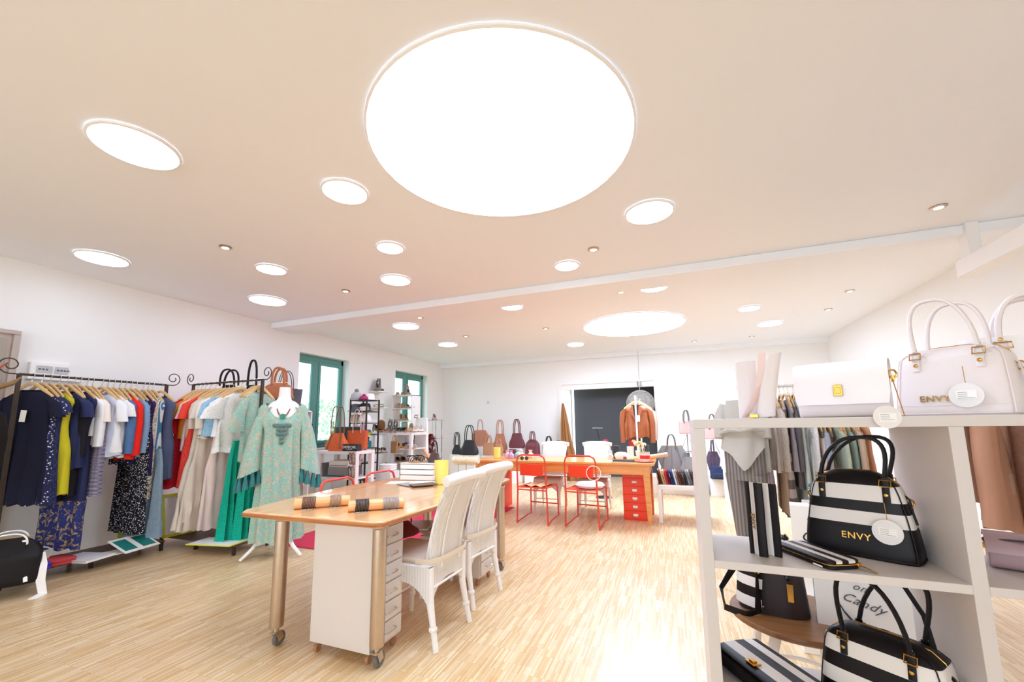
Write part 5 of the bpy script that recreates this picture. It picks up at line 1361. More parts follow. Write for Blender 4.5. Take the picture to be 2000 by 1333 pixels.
MB().prism([(-.05, -.15), (.05, -.15), (.012, -.40), (.012, -.66), (-.012, -.66), (-.012, -.40)], 0, .003).pts(0, lambda p: Vector((p.x, -.088 - p.z, p.y))).build('front_opening', mat('jacket_lining', '#2c2320', .7), jk)
for s in (-1, 1): MB().prism([(s * .05, -.14), (s * .10, -.20), (s * .085, -.28), (s * .016, -.40)], 0, .008).pts(0, lambda p: Vector((p.x, -.092 - p.z, p.y))).build('lapel', JAC, jk)
for k, (c, lab) in enumerate(((JAG, 'beige jacket behind the leather jacket'), (JRD, 'coral red cardigan behind the beige jacket'), (JAG, 'second beige jacket at the back of the white rail'))):
    garment('jacket', 'jacket', lab, -.52, 7.22 + .14 * k, 1.685, 0, .54, c, w=.46, th=.045, sleeve='long', sl=.5)
bag('red_bag', 'small red bag hanging below the leather jacket', 'bag', -.63, 7.25, .86, 0, .16, .12, .06, mat('red_leather', '#c73226', .4), 'tote', hh=.05, hs=.4)
# pendant globe beyond the doorway
t = thing('globe_pendant', 'large grey woven globe pendant lamp in the doorway', 'pendant lamp', (-.6, 9.1, 1.66))
gl = MB(); q = random.Random(9)
for k in range(70):
    ax = Vector((q.gauss(0, 1), q.gauss(0, 1), q.gauss(0, 1))).normalized(); u = ax.orthogonal().normalized(); v = ax.cross(u)
    off = q.uniform(-.12, .12); rr = math.sqrt(.29 ** 2 - off ** 2)
    gl.tube([ax * off + u * rr * math.cos(a) + v * rr * math.sin(a) for a in [2 * PI * j / 30 for j in range(30)]], .0045, 4, closed=True)
o = gl.build('woven_shell', mat('grey_cord', '#a09a90', .8, noise=.15), t); o['kind'] = 'stuff'
MB().lathe([(.27 * math.cos(a), .27 * math.sin(a)) for a in [-1.5 + 3.0 * i / 16 for i in range(17)]], 32).build('inner_globe', mat('globe_inner', '#a8a298', .9, noise=.3, scale=60), t)
MB().tube([(0, 0, .26), (0, 0, 1.16)], .006, 6).lathe([(.06, .38), (.06, .48), (.01, .48)], 20).build('cord', CHROME, t)
# brown cloth hanging at the door jamb
t = thing('hanging_cloth', 'long brown cloth bundle tapering upwards beside the left door jamb', 'cloth', (-2.2, 9.1, 0))
rs = []
for z, a in ((.0, .19), (.35, .17), (.7, .135), (.9, .10), (1.2, .08), (1.5, .05), (1.72, .02)):
    rs.append([((a * (1 + .28 * math.sin(7 * 2 * PI * k / 40 + z))) * math.cos(2 * PI * k / 40) - .10 * z / 1.7, a * .5 * (1 + .5 * math.sin(9 * 2 * PI * k / 40)) * math.sin(2 * PI * k / 40), z) for k in range(40)])
MB().rings(rs).build('draped_cloth', fabric('cloth_bronze', '#9a6c42'), t, angle=60)
MB().tube([(-.1, 0, 1.72), (-.12, 0, 1.86)], .012, 6).build('knot', PAPER, t)
# ================================================================ bags along the back wall on white plinths
PLW = mat('plinth_white', '#f4f3f2', .5, noise=.008)


def plinth(x, y, z, sx, sy, lab, z0=0):
    return box_thing('plinth', lab, 'plinth', x - sx / 2, x + sx / 2, y - sy / 2, y + sy / 2, z0, z, PLW, .004, 'white plinths of the back wall display')


TN = mat('tan_pink_leather', '#bd7f62', .5, noise=.12, scale=16); TN2 = mat('tan_leather_light', '#c48d6a', .5, noise=.1, scale=16); OXB = mat('oxblood_leather', '#6b3038', .45, noise=.15, scale=14); BGY = mat('black_grey_leather', '#2e2b2f', .45, noise=.15, scale=14)
TB = [('black bag with a grey strap, leftmost of the back wall bags', -4.66, 8.4, .585, .24, .22, .1, BGY, 'slouch', .26, .5), ('large slouchy black bag next to the leftmost one', -4.336, 8.4, .575, .44, .34, .16, BGY, 'slouch', .30, .45),
      ('tan pink winged bag on the tall plinth of the back wall', -4.354, 9.0, .742, .46, .38, .16, TN, 'fan', .22, .3), ('small light tan bag standing below the tan pink bag', -3.95, 8.6, .56, .26, .28, .12, TN2, 'tote', .17, .5),
      ('tan bag with a dark grey strap, right of the small tan one', -3.744, 8.8, .60, .36, .44, .14, TN, 'slouch', .28, .4), ('light tan rounded bag in front of the dark-strapped tan bag', -3.556, 8.3, .53, .2, .30, .12, TN2, 'fan', .08, .5),
      ('oxblood bag on the wire stand of the back wall', -3.249, 8.6, .726, .38, .33, .14, OXB, 'slouch', .28, .35), ('small flat oxblood clutch below the oxblood bag', -3.27, 8.4, .561, .19, .155, .05, OXB, 'box', 0, .5),
      ('round-topped oxblood backpack, rightmost of the back wall bags', -2.851, 8.5, .58, .32, .34, .16, OXB, 'pack', .18, .3), ('dark bag behind the left wicker chair, only its handle showing', -2.628, 9.0, .55, .3, .26, .12, BRN, 'tote', .17, .4),
      ('dark bag with a short green handle behind the left wicker chair', -2.46, 9.2, .55, .2, .24, .12, mat('dark_green_bag', '#3d4a3c', .5), 'tote', .08, .4)]
for lab, x, y, z, w_, h_, d_, m, sh, hh, hs in TB:
    sc = 1.0
    bag('display_bag', lab, 'bag', x, y, z + .001, 0, w_ * sc, h_, d_, m, sh, hh=hh, hs=hs, hr=.011, two=(sh != 'fan'), seed=int(-x * 10), slouch=.05 if sh == 'slouch' else 0, hard=CHROME)
    plinth(x, y, z, w_ * .9, .3, ' '.join(('white plinth under the ' + lab).replace(',', '').split()[:15]))
t = thing('wall_hook', 'tiny grey hook alone on the bare back wall above the black bags', 'hook', (-4.32, YB - .01, 1.82)); MB().lathe([(.03, 0), (.03, .01), (.012, .015), (.012, .03), (.001, .03)], 14).pts(0, lambda p: Vector((p.x, -p.z + .008, p.y))).build('peg', CHROME, t)
# ================================================================ right part of the back: grey bags, folded clothes, pink and denim bags
plinth(.05, 8.1, .30, .9, .5, 'low white platform under the grey bags at the back right'); plinth(1.0, 8.15, .31, .9, .6, 'low white platform under the denim bags')
GYB = mat('grey_bag_leather', '#77716e', .6, noise=.12, scale=16); GYB2 = mat('grey_bag_leather_dark', '#5f5a58', .6, noise=.12, scale=16)
plinth(-.05, 7.9, .42, .5, .3, 'white block under the large grey bag', .301)
bag('grey_bag', 'large grey winged leather bag with a tall handle at the back right', 'bag', -.03, 7.75, .42, R(-5), .52, .43, .2, GYB, 'fan', hh=.2, hs=.26, hm=GYB2, hr=.009)
bag('grey_bag', 'second grey bag behind the large winged one', 'bag', .12, 8.15, .301, 0, .3, .4, .12, GYB2, 'tote', hh=.14, hs=.35)
bag('grey_bag', 'low slouchy grey bag right of the large winged grey bag', 'bag', .24, 7.6, .31, R(-10), .34, .36, .18, GYB, 'slouch', hh=.06, hs=.5, slouch=.08, seed=6)
PKB = mat('blush_leather', '#c09a92', .5, noise=.04)


def wire_stand(lab, x, y, h):
    t = thing('bag_stand', lab, 'display stand', (x, y, 0)); z0 = .31
    MB().tube([(0, 0, z0), (0, 0, h)], .007, 6).tube([(-.09, 0, h - .25), (0, 0, h), (.09, 0, h - .25)], .005, 6).lathe([(.1, 0), (.1, .008), (.01, .012)], 20, (0, 0, z0)).build('wire', mat('wire_grey', '#8f8a88', .4, .8), t)


wire_stand('thin wire stand holding the small blush handbag', .24, 7.9, 1.05); wire_stand('thin wire stand holding the larger blush handbag', .65, 7.9, .96)
bag('blush_handbag', 'small blush pink handbag on a wire stand at the back right', 'bag',   .24, 7.85, 1.05, R(5), .25, .22, .12, PKB, 'box', hh=.2, hs=.35, hr=.009, hm=GYB2)
bag('blush_handbag', 'larger blush pink handbag on a wire stand seen inside the shelf\'s left post', 'bag', .65, 7.85, .96, R(0), .34, .19, .14, PKB, 'tote', hh=.24, hs=.3, hr=.009, hm=GYB2)
DNB = fabric('bag_denim_navy', '#343f60', 'denim'); PLB = mat('plum_leather', '#4e3c50', .5)
bag('plum_bag', 'plum and navy triangular bag hanging behind the white shelf post', 'bag', .62, 7.8, .43, R(5), .22, .32, .12, PLB, 'fan', hh=.2, hs=.2)
bag('denim_bag', 'navy denim flap bag on the low platform', 'bag', .70, 7.7, .311, R(0), .30, .2, .14, DNB, 'box', hh=0, pocket=DNB)
bag('denim_bag', 'smaller navy denim bag right of the flap bag', 'bag',   .96, 7.75, .311, R(0), .2, .18, .12, DNB, 'box', hh=0, pocket=DNB)
plinth(.80, 7.4, .499, .16, .1, 'small white block under the white carrier bag')
bag('paper_bag', 'white paper carrier bag hanging between the blush and denim bags', 'bag', .80, 7.4, .5, R(8), .2, .34, .07, PAPER, 'box', hh=.14, hs=.4, hm=BLACKP)
leg_table('low_table', 'low white table carrying a row of folded knitwear beside the far wooden table', 'table', -.22, .36, 5.62, 6.2, .46, lw=.045, tt=.05)
FC = ['#5a3328', '#8a5a38', '#d8b47c', '#e0c69a', '#c8384a', '#a82838', '#2c3a66', '#44548c', '#ece6e2', '#b8a49a', '#6a4034', '#8c5240', '#3c3438', '#4f484c', '#8c8486', '#a39894', '#362c2c', '#4a3a34', '#d4b67c', '#b85a5a', '#cf8080', '#7a3440']
FN = ['dark brown', 'mid brown', 'sand', 'pale yellow', 'bright red', 'deep red', 'navy', 'mid blue', 'off-white', 'greige', 'chestnut', 'rust brown', 'near-black', 'charcoal', 'mid grey', 'warm grey', 'black-brown', 'umber', 'mustard', 'dusty red', 'rose', 'wine']
for k in range(22):
    x = -.19 + k * .0255
    t = thing('folded_jumper', FN[k] + ' jumper folded upright in the row on the low white table', 'jumper', (x, 5.86 + .03 * (k % 2), .462), 0, 'jumpers folded upright on the low white table'); t.rotation_euler = (0, R(-14), 0)
    rs = []
    for j in range(6):
        z = .17 * j / 5; rs.append([(.012 * sgnpow(math.cos(2 * PI * a / 12), .5) * (1 - .5 * (j / 5) ** 4), .17 * sgnpow(math.sin(2 * PI * a / 12), .35) * (1 - .1 * (j / 5) ** 3), z) for a in range(12)])
    MB().rings(rs).build('folded_body', fabric('jumper_%d' % k, FC[k], 'knit'), t)
    if k % 3 == 0: MB().box(-.001, .001, -.19, -.15, .1, .15).build('price_tag', PAPER, t)
folded('blanket', 'folded white blanket on the low white platform, left of the flap bag', .1, 7.75, .302, .3, .25, .06, WHT, cat='blanket')
# ================================================================ figure in grey, grey clothes rack
GYC = fabric('cloth_light_grey', '#bdb8b0'); GYD = fabric('cloth_dark_grey', '#77706c', 'plain')
t = thing('mannequin', 'white mannequin in a grey top and grey trousers behind the shelf\'s left cell', 'mannequin', (.52, 3.72, 0), R(-12))
rs = []
for z, a, b in ((.80, .10, .07), (.95, .11, .08), (1.05, .10, .075), (1.2, .11, .085), (1.33, .115, .08), (1.40, .095, .065), (1.43, .07, .06), (1.5, .05, .05)):
    rs.append([(a * math.cos(2 * PI * k / 24), b * math.sin(2 * PI * k / 24), z) for k in range(24)])
MB().rings(rs).build('torso', MWHT, t, angle=70)
MB().tube([(0, 0, 0.02), (0, 0, .85)], .014, 10).build('pole', MWHT, t)
for a in (90, 210, 330): MB().tube([(0, 0, .3), (.1 * math.cos(R(a)), .1 * math.sin(R(a)), .2), (.26 * math.cos(R(a)), .26 * math.sin(R(a)), .012)], [.014, .016, .012], 8).build('tripod_leg', MWHT, t)
t = thing('draped_top', 'light grey draped top with a pointed front hem on the white mannequin', 'top', (.52, 3.72, 0), R(-12))
rs = []
for i in range(14):
    u = i / 13; z = 1.42 - .36 * u; ring = []
    for k in range(48):
        a = 2 * PI * k / 48; f = 1 + .07 * math.sin(6 * a + 5 * u) * u; rx_ = (.13 if u > .1 else .10) + .03 * u; ry_ = .10 + .04 * u
        dip = .17 * max(0, 1 - abs(((a - 1.5 * PI) + PI) % (2 * PI) - PI) / 1.2) * u
        ring.append((rx_ * math.cos(a) * f, ry_ * math.sin(a) * f, z - dip - .02 * math.sin(4 * a + 7 * u) * u))
    rs.append(ring)
MB().rings(rs, False, False).build('body', GYC, t, angle=70)
MB().tube([(-.15, -.1, 1.16), (-.08, -.15, 1.19), (0, -.165, 1.18), (.08, -.15, 1.2), (.15, -.1, 1.18)], [.012, .022, .014, .022, .012], 8).build('knot', GYC, t)
for s in (-1, 1): MB().tube([(s * .11, 0, 1.38), (s * .145, -.02, 1.3), (s * .155, -.03, 1.2), (s * .16, -.05, 1.12)], [.04, .045, .042, .038], 12).build('sleeve', GYC, t)
t = thing('grey_trousers', 'loose dark grey pinstriped trousers on the white mannequin', 'trousers', (.52, 3.72, 0), R(-12))
GST = fabric('cloth_grey_stripe', '#8d8683', 'stripes', '#6f6865', s=3)
MB().rings([[(.14 * math.cos(2 * PI * k / 30), .11 * math.sin(2 * PI * k / 30), z) for k in range(30)] for z in (1.04, .9, .8)], False, False).build('hips', GST, t)
for s in (-1, 1):
    rs = [[(s * (.075 - .02 * (1 - i / 9)) * .9 + (.078 - .03 * (1 - i / 9)) * math.cos(2 * PI * k / 24) * (1 + .08 * math.sin(5 * 2 * PI * k / 24)), .1 * (.5 + .5 * i / 9) * math.sin(2 * PI * k / 24), .34 + .5 * i / 9) for k in range(24)] for i in range(10)]
    MB().rings(rs, False, False).build('trouser_leg', GST, t, angle=60)
# rack with grey garments
t = thing('clothes_rack', 'white rail packed with grey and beige clothes behind the foreground shelf', 'clothes rack', (.58, 4.2, 0))
for x in (0, .47):
    MB().box(x - .014, x + .014, -.014, .014, .04, 1.58).build('upright', WHITE, t); MB().box(x - .02, x + .02, -.25, .25, 0, .04).build('foot', WHITE, t)
MB().tube([(0, 0, 1.56), (.47, 0, 1.56)], .013, 8).build('rail', WHITE, t); MB().box(.45, .475, -.01, .012, 1.46, 1.55).build('rail_clip', BLACKP, t)
GC = [('#8f877c', 'taupe'), ('#7e7f86', 'slate grey'), ('#c9d2cc', 'mint grey'), ('#b3a7b0', 'mauve grey'), ('#e6dfe2', 'pale pink white'), ('#d7cfc8', 'oatmeal'), ('#c9bdb4', 'light taupe'), ('#b8a08a', 'camel'), ('#8b9087', 'sage grey'),
      ('#a39aa2', 'lilac grey'), ('#6c666a', 'anthracite'), ('#cfd8d6', 'ice grey'), ('#e9e6e4', 'white'), ('#bcb4ae', 'stone'), ('#d9c6bd', 'rose beige'), ('#6f5f54', 'mocha'), ('#a9b0bd', 'blue grey'), ('#7f6c60', 'brown grey'), ('#b7c1ae', 'pistachio grey'), ('#c49a74', 'caramel'), ('#9cb5ad', 'sea green grey'), ('#8d7a6e', 'cocoa'), ('#c7b098', 'khaki beige'), ('#cf9a82', 'salmon beige')]
KN = fabric('knit_banded', '#6d6462', 'bands', '#b9b0ac', s=.5)
q = random.Random(21)
for k, (c, nm) in enumerate(GC):
    x = .62 + k * .035; kd = 'plain' if k % 3 else 'knit'
    Lg_ = (.62, .75, .95, 1.1)[q.randrange(4)] if k < 14 else q.uniform(.5, .7)
    m = KN if k == 8 else fabric('rack_grey_%d' % k, c, kd)
    if k == 8: Lg_ = 1.0
    garment('top' if Lg_ < .8 else 'dress', 'clothing', ('banded dark and light knitted scarf coat' if k == 8 else nm + (' top' if Lg_ < .8 else ' dress')) + ' on the packed grey rail behind the shelf', x, 4.2 + q.uniform(-.02, .02), 1.56 if k < 13 else 1.36, R(90 + q.uniform(-9, 9)), Lg_, m,
            w=q.uniform(.36, .46), th=.02, sleeve=None if (k % 2 or k == 8) else 'long', sl=.5, flare=q.uniform(1, 1.2), tagc=(k % 5 == 0))
t = thing('clothes_rack', 'lower white rail holding the right half of the grey clothes behind the shelf', 'clothes rack', (1.07, 4.2, 0))
for x in (0, .42): MB().box(x - .014, x + .014, -.014, .014, .04, 1.38).build('upright', WHITE, t); MB().box(x - .02, x + .02, -.25, .25, 0, .04).build('foot', WHITE, t)
MB().tube([(0, 0, 1.36), (.42, 0, 1.36)], .013, 8).build('rail', WHITE, t)
# white shopping bags and boxes
SB = thing('shopping_bag', 'white paper shopping bag with a handwritten letter behind the striped wallets', 'shopping bag', (.785, 2.92, .26), R(-12))
MB().box(-.16, .16, -.06, .06, 0, .50).build('paper_body', PAPER, SB); text('handwriting', 'C', BLACKP, SB, (-.095, -.0615, .33), (R(90), 0, 0), .08, shear=.4)
plinth(.785, 2.92, .26, .38, .26, 'white block under the shopping bag behind the shelf')
SB = thing('shopping_bag', 'white paper shopping bag handwritten on Candy, behind the lower striped bag', 'shopping bag', (.70, 2.06, .30), R(-12))
MB().box(-.2, .2, -.06, .06, 0, .50).build('paper_body', PAPER, SB)
text('handwriting', 'on', mat('ink_grey', '#5c6068', .6), SB, (-.06, -.0615, .315), (R(90), R(12), 0), .038, shear=.45); text('handwriting', 'Candy', mat('ink_grey', '#5c6068', .6), SB, (-.055, -.0615, .26), (R(90), R(16), 0), .045, shear=.45)
plinth(.80, 2.06, .30, .42, .2, 'white block under the handwritten shopping bag')
folded('clothes_pile', 'pile of folded red and teal clothes behind the striped wallets', 1.0, 3.35, .70, .3, .25, .12, fabric('cloth_pile', '#8a4a54', 'bands', '#3f7f86', s=2.4), cat='clothing', layers=4)
plinth(1.0, 3.35, .70, .36, .3, 'white block under the folded red and teal clothes')
# stool
t = thing('wooden_stool', 'round stool with a walnut seat and white bentwood legs behind the shelf', 'stool', (.44, 2.12, 0))
MB().lathe([(.24, .43), (.25, .436), (.25, .448), (.245, .455), (.001, .455)], 40).build('seat', wood('walnut_seat', '#8a5c36', '#6d4526', .35, .9, 'X', .3), t)
for a in (45, 135, 225, 315):
    ca, sa = math.cos(R(a)), math.sin(R(a)); MB().tube([(.05 * ca, .05 * sa, .42), (.14 * ca, .14 * sa, .40), (.19 * ca, .19 * sa, .3), (.22 * ca, .22 * sa, .0)], 0, flat=(.04, .02), wdir=(-sa, ca, 0)).build('leg', WPAINT, t)
MB().tube([(.17 * math.cos(a), .17 * math.sin(a), .2) for a in [2 * PI * j / 24 for j in range(24)]], .009, 6, closed=True).build('ring_brace', WPAINT, t)
# right side: brown garments on a rail
t = thing('clothes_rack', 'dark rail with brown and salmon clothes right of the foreground shelf', 'clothes rack', (1.38, 2.75, 0), 0)
MB().tube([(-.1, 0, 1.48), (1.0, 0, 1.48)], .012, 8).build('rail', IRON, t)
for x in (-.1, 1.0): MB().box(x - .012, x + .012, -.012, .012, 0, 1.48).build('upright', IRON, t)
BR_ = [('#8f6a58', 'taupe brown cardigan', .5), ('#b98a70', 'salmon brown dress with a rounded hem', .62), ('#bf9680', 'light salmon top', .62), ('#7c5644', 'chocolate long cardigan', .78), ('#a07058', 'cinnamon knitted dress', .80), ('#8a5f4c', 'chestnut top', .7), ('#6f4c3c', 'dark brown coat', .82), ('#9a7058', 'hazel knit', .8)]
for k, (c, lab, Lg_) in enumerate(BR_):
    garment('top', 'clothing', lab + ' on the dark rail right of the shelf', 1.40 + k * .07, 2.72, 1.48, R(90 - 50 + 10 * (k % 2)), Lg_, fabric('brown_cloth_%d' % k, c, 'knit' if k > 2 else 'plain'), w=.38, th=.04, sleeve='long' if k % 2 else None, sl=.5)
# track fitting under the ceiling, upper right
struct('trim_3', MB().box(2.3, 2.42, 1.2, 4.4, 2.42, 2.56), TRIMW, bevel=.005)
struct('trim_4', MB().box(2.34, 2.42, 4.28, 4.4, 2.56, 2.85), TRIMW, bevel=.005)
t = thing('wall_lamp', 'small brass wall lamp glowing behind the white handles at the right', 'wall lamp', (XR - .12, 4.3, 1.78))
MB().lathe([(.02, -.06), (.05, -.05), (.07, 0), (.065, 0), (.045, -.045), (.001, -.05)], 20, cap1=False).tube([(0, 0, -.04), (.06, 0, -.06), (.12, 0, -.06)], .01, 8).build('shade', mat('brass', '#c58a4c', .3, 1), t)
MB().lathe([(.001, -.03), (.03, -.02), (.035, .01), (.02, .035), (.001, .04)], 14).build('bulb', emit('lamp_bulb', '#ffe2b8', 14), t)
t = thing('spot_bracket', 'small dark fitting on the right wall near the ceiling', 'fitting', (XR - .02, 4.0, 2.62)); MB().box(-.05, .02, -.05, .05, 0, .02).build('plate', mat('fitting_grey', '#777370', .5), t)
# ================================================================ foreground shelf
SHW = mat('shelf_white', '#d3cbc7', .4, noise=.008)
t = thing('shelf_unit', 'white open cube shelf in the right foreground carrying the striped and the white bags', 'shelf unit', (.062, 1.38, 0))
SD = .315
MB().box(0, 1.85, 0, SD, 1.231, 1.259).build('top_board', SHW, t, bevel=.0015)
for x in (0, .596, 1.19, 1.82):
    MB().box(x, x + .03, .0005, SD, 0, 1.231).build('upright_panel', SHW, t, bevel=.0012)
for z in (.848, .448, .05):
    for a, b in ((.03, .596), (.626, 1.19), (1.22, 1.82)):
        MB().box(a, b, .0005, SD, z - .022, z).build('shelf', SHW, t, bevel=.0012)
IVL = '#e6dfdb'; BKL = '#150f12'


def tabs(t, xs, y, z0, z1, m, hard, wd=.018, back=True):
    for x in xs:
        for s in ((-1, 1) if back else (-1,)):
            tb = MB().tube([(x, s * (y + .002), z0), (x, s * (y - .002), (z0 + z1) / 2), (x, s * (y - .008), z1)], 0, flat=(wd, .005), wdir=(1, 0, 0)).build('handle_tab', m, t)
            MB().lathe([(.001, 0), (.0055, .0005), (.0045, .003), (.001, .004)], 12).pts(0, lambda p: Vector((x + p.x, s * (y + .004 + p.z), z0 + (z1 - z0) * .3 + p.y))).build('rivet', hard, tb)
            MB().lathe([(.001, 0), (.0055, .0005), (.0045, .003), (.001, .004)], 12).pts(0, lambda p: Vector((x + p.x, s * (y - .006 + p.z), z1 + .004 + p.y))).build('rivet', hard, tb)
            zz = z0 + (z1 - z0) * .72; w2 = wd * .75
            MB().tube([(x - w2, s * (y + .004), zz - .008), (x + w2, s * (y + .004), zz - .008), (x + w2, s * (y - .002), zz + .01), (x - w2, s * (y - .002), zz + .01)], .0022, 6, closed=True).build('ring', hard, tb)


def swing_tag(t, x, y, z0, z1, r=.03):
    """round paper tag on a thin chain"""
    g = MB().tube([(x, y, z1), (x + .002, y - .003, z0 + r * .9)], .0009, 5).build('tag_chain', GOLD, t)
    k = MB().lathe([(.001, 0), (r, 0), (r, .0012), (.001, .0012)], 32).pts(0, lambda p: Vector((x + p.x, y - .004 - p.z, z0 + p.y))).build('round_tag', mat('tag_white', '#e9e4e3', .5, noise=0), t)
    lb = MB().box(x - r * .55, x + r * .6, y - .0068, y - .0055, z0 - r * .3, z0 + r * .35).build('printed_label', PAPER, k)
    ln = MB(); zz = z0 + r * .25
    for i in range(4): ln.box(x - r * .45, x + r * (.1 if i < 3 else .5), y - .0072, y - .0069, zz - .0012, zz - .0004); zz -= .0045 * r / .03
    ln.build('printed_lines', mat('ink_grey', '#5c6068', .6), k)


def strap_handle(t, x0, x1, y, z, h, m, sway=0., wd=.017, wide=1.0):
    pts = []
    n = 18
    for i in range(n + 1):
        u = i / n; a = PI * u
        pts.append(((x0 + x1) / 2 - (x1 - x0) / 2 * sgnpow(math.cos(a), .75) * (1 + (wide - 1) * math.sin(a)) + sway * math.sin(a), y, z + h * math.sin(a) ** .8))
    MB().tube(pts, 0, flat=(wd * .75, wd * .62), wdir=(0, 1, 0)).build('handle', m, t)


def bowling(name, label, x, y, z, rz, w, h, d, m, hm, hs, hh, hard=GOLD, wd=.017, sways=(.0, .02), piping=None, gold_text=GOLD, seam=None, endtab=True, taper=.34, ts=.026, tx=0.):
    """structured dome handbag: wide base, sloping ends, zip over the top"""
    t = thing(name, label, 'bag', (x, y, z), rz); S = 48; rs = []; n = 18

    def prof(tt): return 1 - taper * tt ** 1.6 - .30 * max(0, (tt - .8) / .2) ** 2.0, 1 - .42 * tt ** 1.2 - .35 * max(0, (tt - .85) / .15) ** 1.5
    for i in range(n + 1):
        tt = i / n; ws, ds = prof(tt); k0 = .955 if i == 0 else 1
        rs.append([(w / 2 * ws * k0 * sgnpow(math.cos(2 * PI * k / S), .38), d / 2 * ds * k0 * sgnpow(math.sin(2 * PI * k / S), .34), h * (.012 if i == 0 else tt) - (.012 * h if i == 0 else 0)) for k in range(S)])
    MB().rings(rs).build('body', m, t, angle=55)
    ws, ds = prof(.12)
    pm = piping or hm
    MB().tube([(w / 2 * .99 * sgnpow(math.cos(2 * PI * k / S), .38), d / 2 * .99 * sgnpow(math.sin(2 * PI * k / S), .34), .006) for k in range(S)], .0022, 5, closed=True).build('base_piping', pm, t)
    if seam:
        ws, ds = prof(seam / h)
        MB().tube([(w / 2 * ws * 1.002 * sgnpow(math.cos(2 * PI * k / S), .38), d / 2 * ds * 1.004 * sgnpow(math.sin(2 * PI * k / S), .34), seam) for k in range(S)], .0012, 4, closed=True).build('panel_seam', pm, t)
    for s in (-1, 1):
        ar = []
        for i in range(25):
            u = i / 24; tt = 1 - abs(2 * u - 1); tt = .04 + .96 * tt; a_, b_ = prof(tt)
            ar.append(((-1 if u < .5 else 1) * w / 2 * a_ * .93 if tt < .985 else 0, s * d / 2 * b_ * .93, h * tt))
        MB().tube(ar, .0018, 5).build('edge_piping', pm, t)
    zp = [(w / 2 * a_ * sg * .985, 0, h * tt) for sg, tt, a_ in [(-1, q_, prof(q_)[0]) for q_ in (.62, .75, .86, .95)]] + [(-w * .15, 0, h + .001), (w * .15, 0, h + .001)] + [(w / 2 * prof(q_)[0] * .985, 0, h * q_) for q_ in (.95, .86, .75, .62)]
    MB().tube(zp, 0, flat=(.016, .004), wdir=(0, 1, 0)).build('zip_tape', hm, t)
    MB().tube([(a, b, c + .0022) for a, b, c in zp], .0022, 5).build('zip_teeth', hard, t)
    yb = d / 2 * prof(.72)[1]
    tabs(t, (-w * hs / 2, w * hs / 2), yb, h * .66, h * .97, hm, hard, wd)
    for s, sw in zip((-1, 1), sways):
        strap_handle(t, -w * hs / 2, w * hs / 2, s * (yb - .006), h * .96, hh, hm, sw, wd)
    for s in (-1, 1):
        ex = w / 2 * prof(.7)[0]
        MB().tube([(s * (ex + .006 + .009 * math.cos(a)), 0, h * .66 + .011 * math.sin(a)) for a in [2 * PI * k / 16 for k in range(16)]], .0024, 6, closed=True).build('side_ring', hard, t)
        MB().tube([(s * ex * .98, 0, h * .74), (s * (ex + .006), 0, h * .70), (s * (ex + .01), 0, h * .55), (s * (ex + .016), 0, h * .42)], 0, flat=(.016, .004), wdir=(0, 1, 0)).build('side_tab', hm, t)
    tz = h * .24; ty = -d / 2 * prof(.24)[1]
    text('lettering', 'ENVY', gold_text, t, (tx, ty - .0022, tz), (R(90 - 5), 0, 0), ts, ext=.0012, bold=.0002)
    return t


hB = .245
STR = zbands('striped_leather', [.093, .132, .162, .208], [BKL, IVL, BKL, IVL, BKL])
t = bowling('striped_handbag', 'black and white striped handbag lettered ENVY on the middle shelf', .522, 1.600, .8485, R(-29), .272, hB, .125, STR, BLACK, .56, .115, seam=.083, taper=.30, tx=-.002, sways=(.03, .045))
swing_tag(t, .072, -.064, .085, .165, .034)
STR3 = zbands('striped_leather_low', [.022, .06, .10, .138, .178], [IVL, BKL, IVL, BKL, IVL, BKL])
t = bowling('striped_handbag', 'black and white striped handbag on the lowest visible shelf, its handles tilted', .515, 1.515, .4485, R(-38), .29, .212, .17, STR3, BLACK, .5, .16, taper=.16, sways=(-.03, .05), ts=.024)
swing_tag(t, .06, -.09, .06, .14, .034)
MB().tube([(.1, .03, .17), (.07, .08, .26), (.02, .10, .34)], 0, flat=(.012, .003), wdir=(1, 0, 0)).build('shoulder_strap', BLACK, t)
# upright striped wallet (opened like a book)
WB = zbands('wallet_bands', [-.014, .004, .02], [BKL, IVL, BKL, BKL], axis=0); WB2 = zbands('wallet_bands_back', [-.02, .010], [BKL, IVL, BKL], axis=0)
t = thing('striped_wallet', 'black and white striped wallet standing upright, half open, left on the middle shelf', 'wallet', (.232, 1.475, .8485), 0)
p = []
MB().rings([[(-.026 + .052 * i / 8, (.004 * math.sin(i * .9) + zo), z) for i in range(9)] + [(-.026 + .052 * i / 8, (.004 * math.sin(i * .9) + zo + .006), z) for i in range(8, -1, -1)] for z, zo in ((0, 0), (.07, -.001), (.14, .001), (.215, 0))]).build('front_cover', WB, t, bevel=.0008)
c1 = bpy.data.objects[t.children[0].name] if t.children else None
for o in [x for x in bpy.data.objects if x.parent == t]:
    o.location = (-.012, -.006, 0); o.rotation_euler = (0, 0, R(-44))
    text('lettering', 'ENVY', GOLD, o, (-.004, -.0052, .10), (R(90), R(90), 0), .017, bold=.0004)
o = MB().box(-.03, .03, 0, .009, 0, .212).build('back_cover', WB2, t, bevel=.002); o.location = (.022, .004, 0); o.rotation_euler = (0, 0, R(-32))
# zip-around wallet lying
WZ = zbands('wallet_zip_bands', [-.03, -.012, .008, .028], [BKL, IVL, BKL, IVL, BKL], axis=1)
t = thing('zip_wallet', 'black and white striped zip-around wallet lying in front of the striped handbag', 'wallet', (.372, 1.492, .8485), R(-62))
S = 40


def rr(sx, sy, z): return [(sx * sgnpow(math.cos(2 * PI * k / S), .3), sy * sgnpow(math.sin(2 * PI * k / S), .3), z) for k in range(S)]


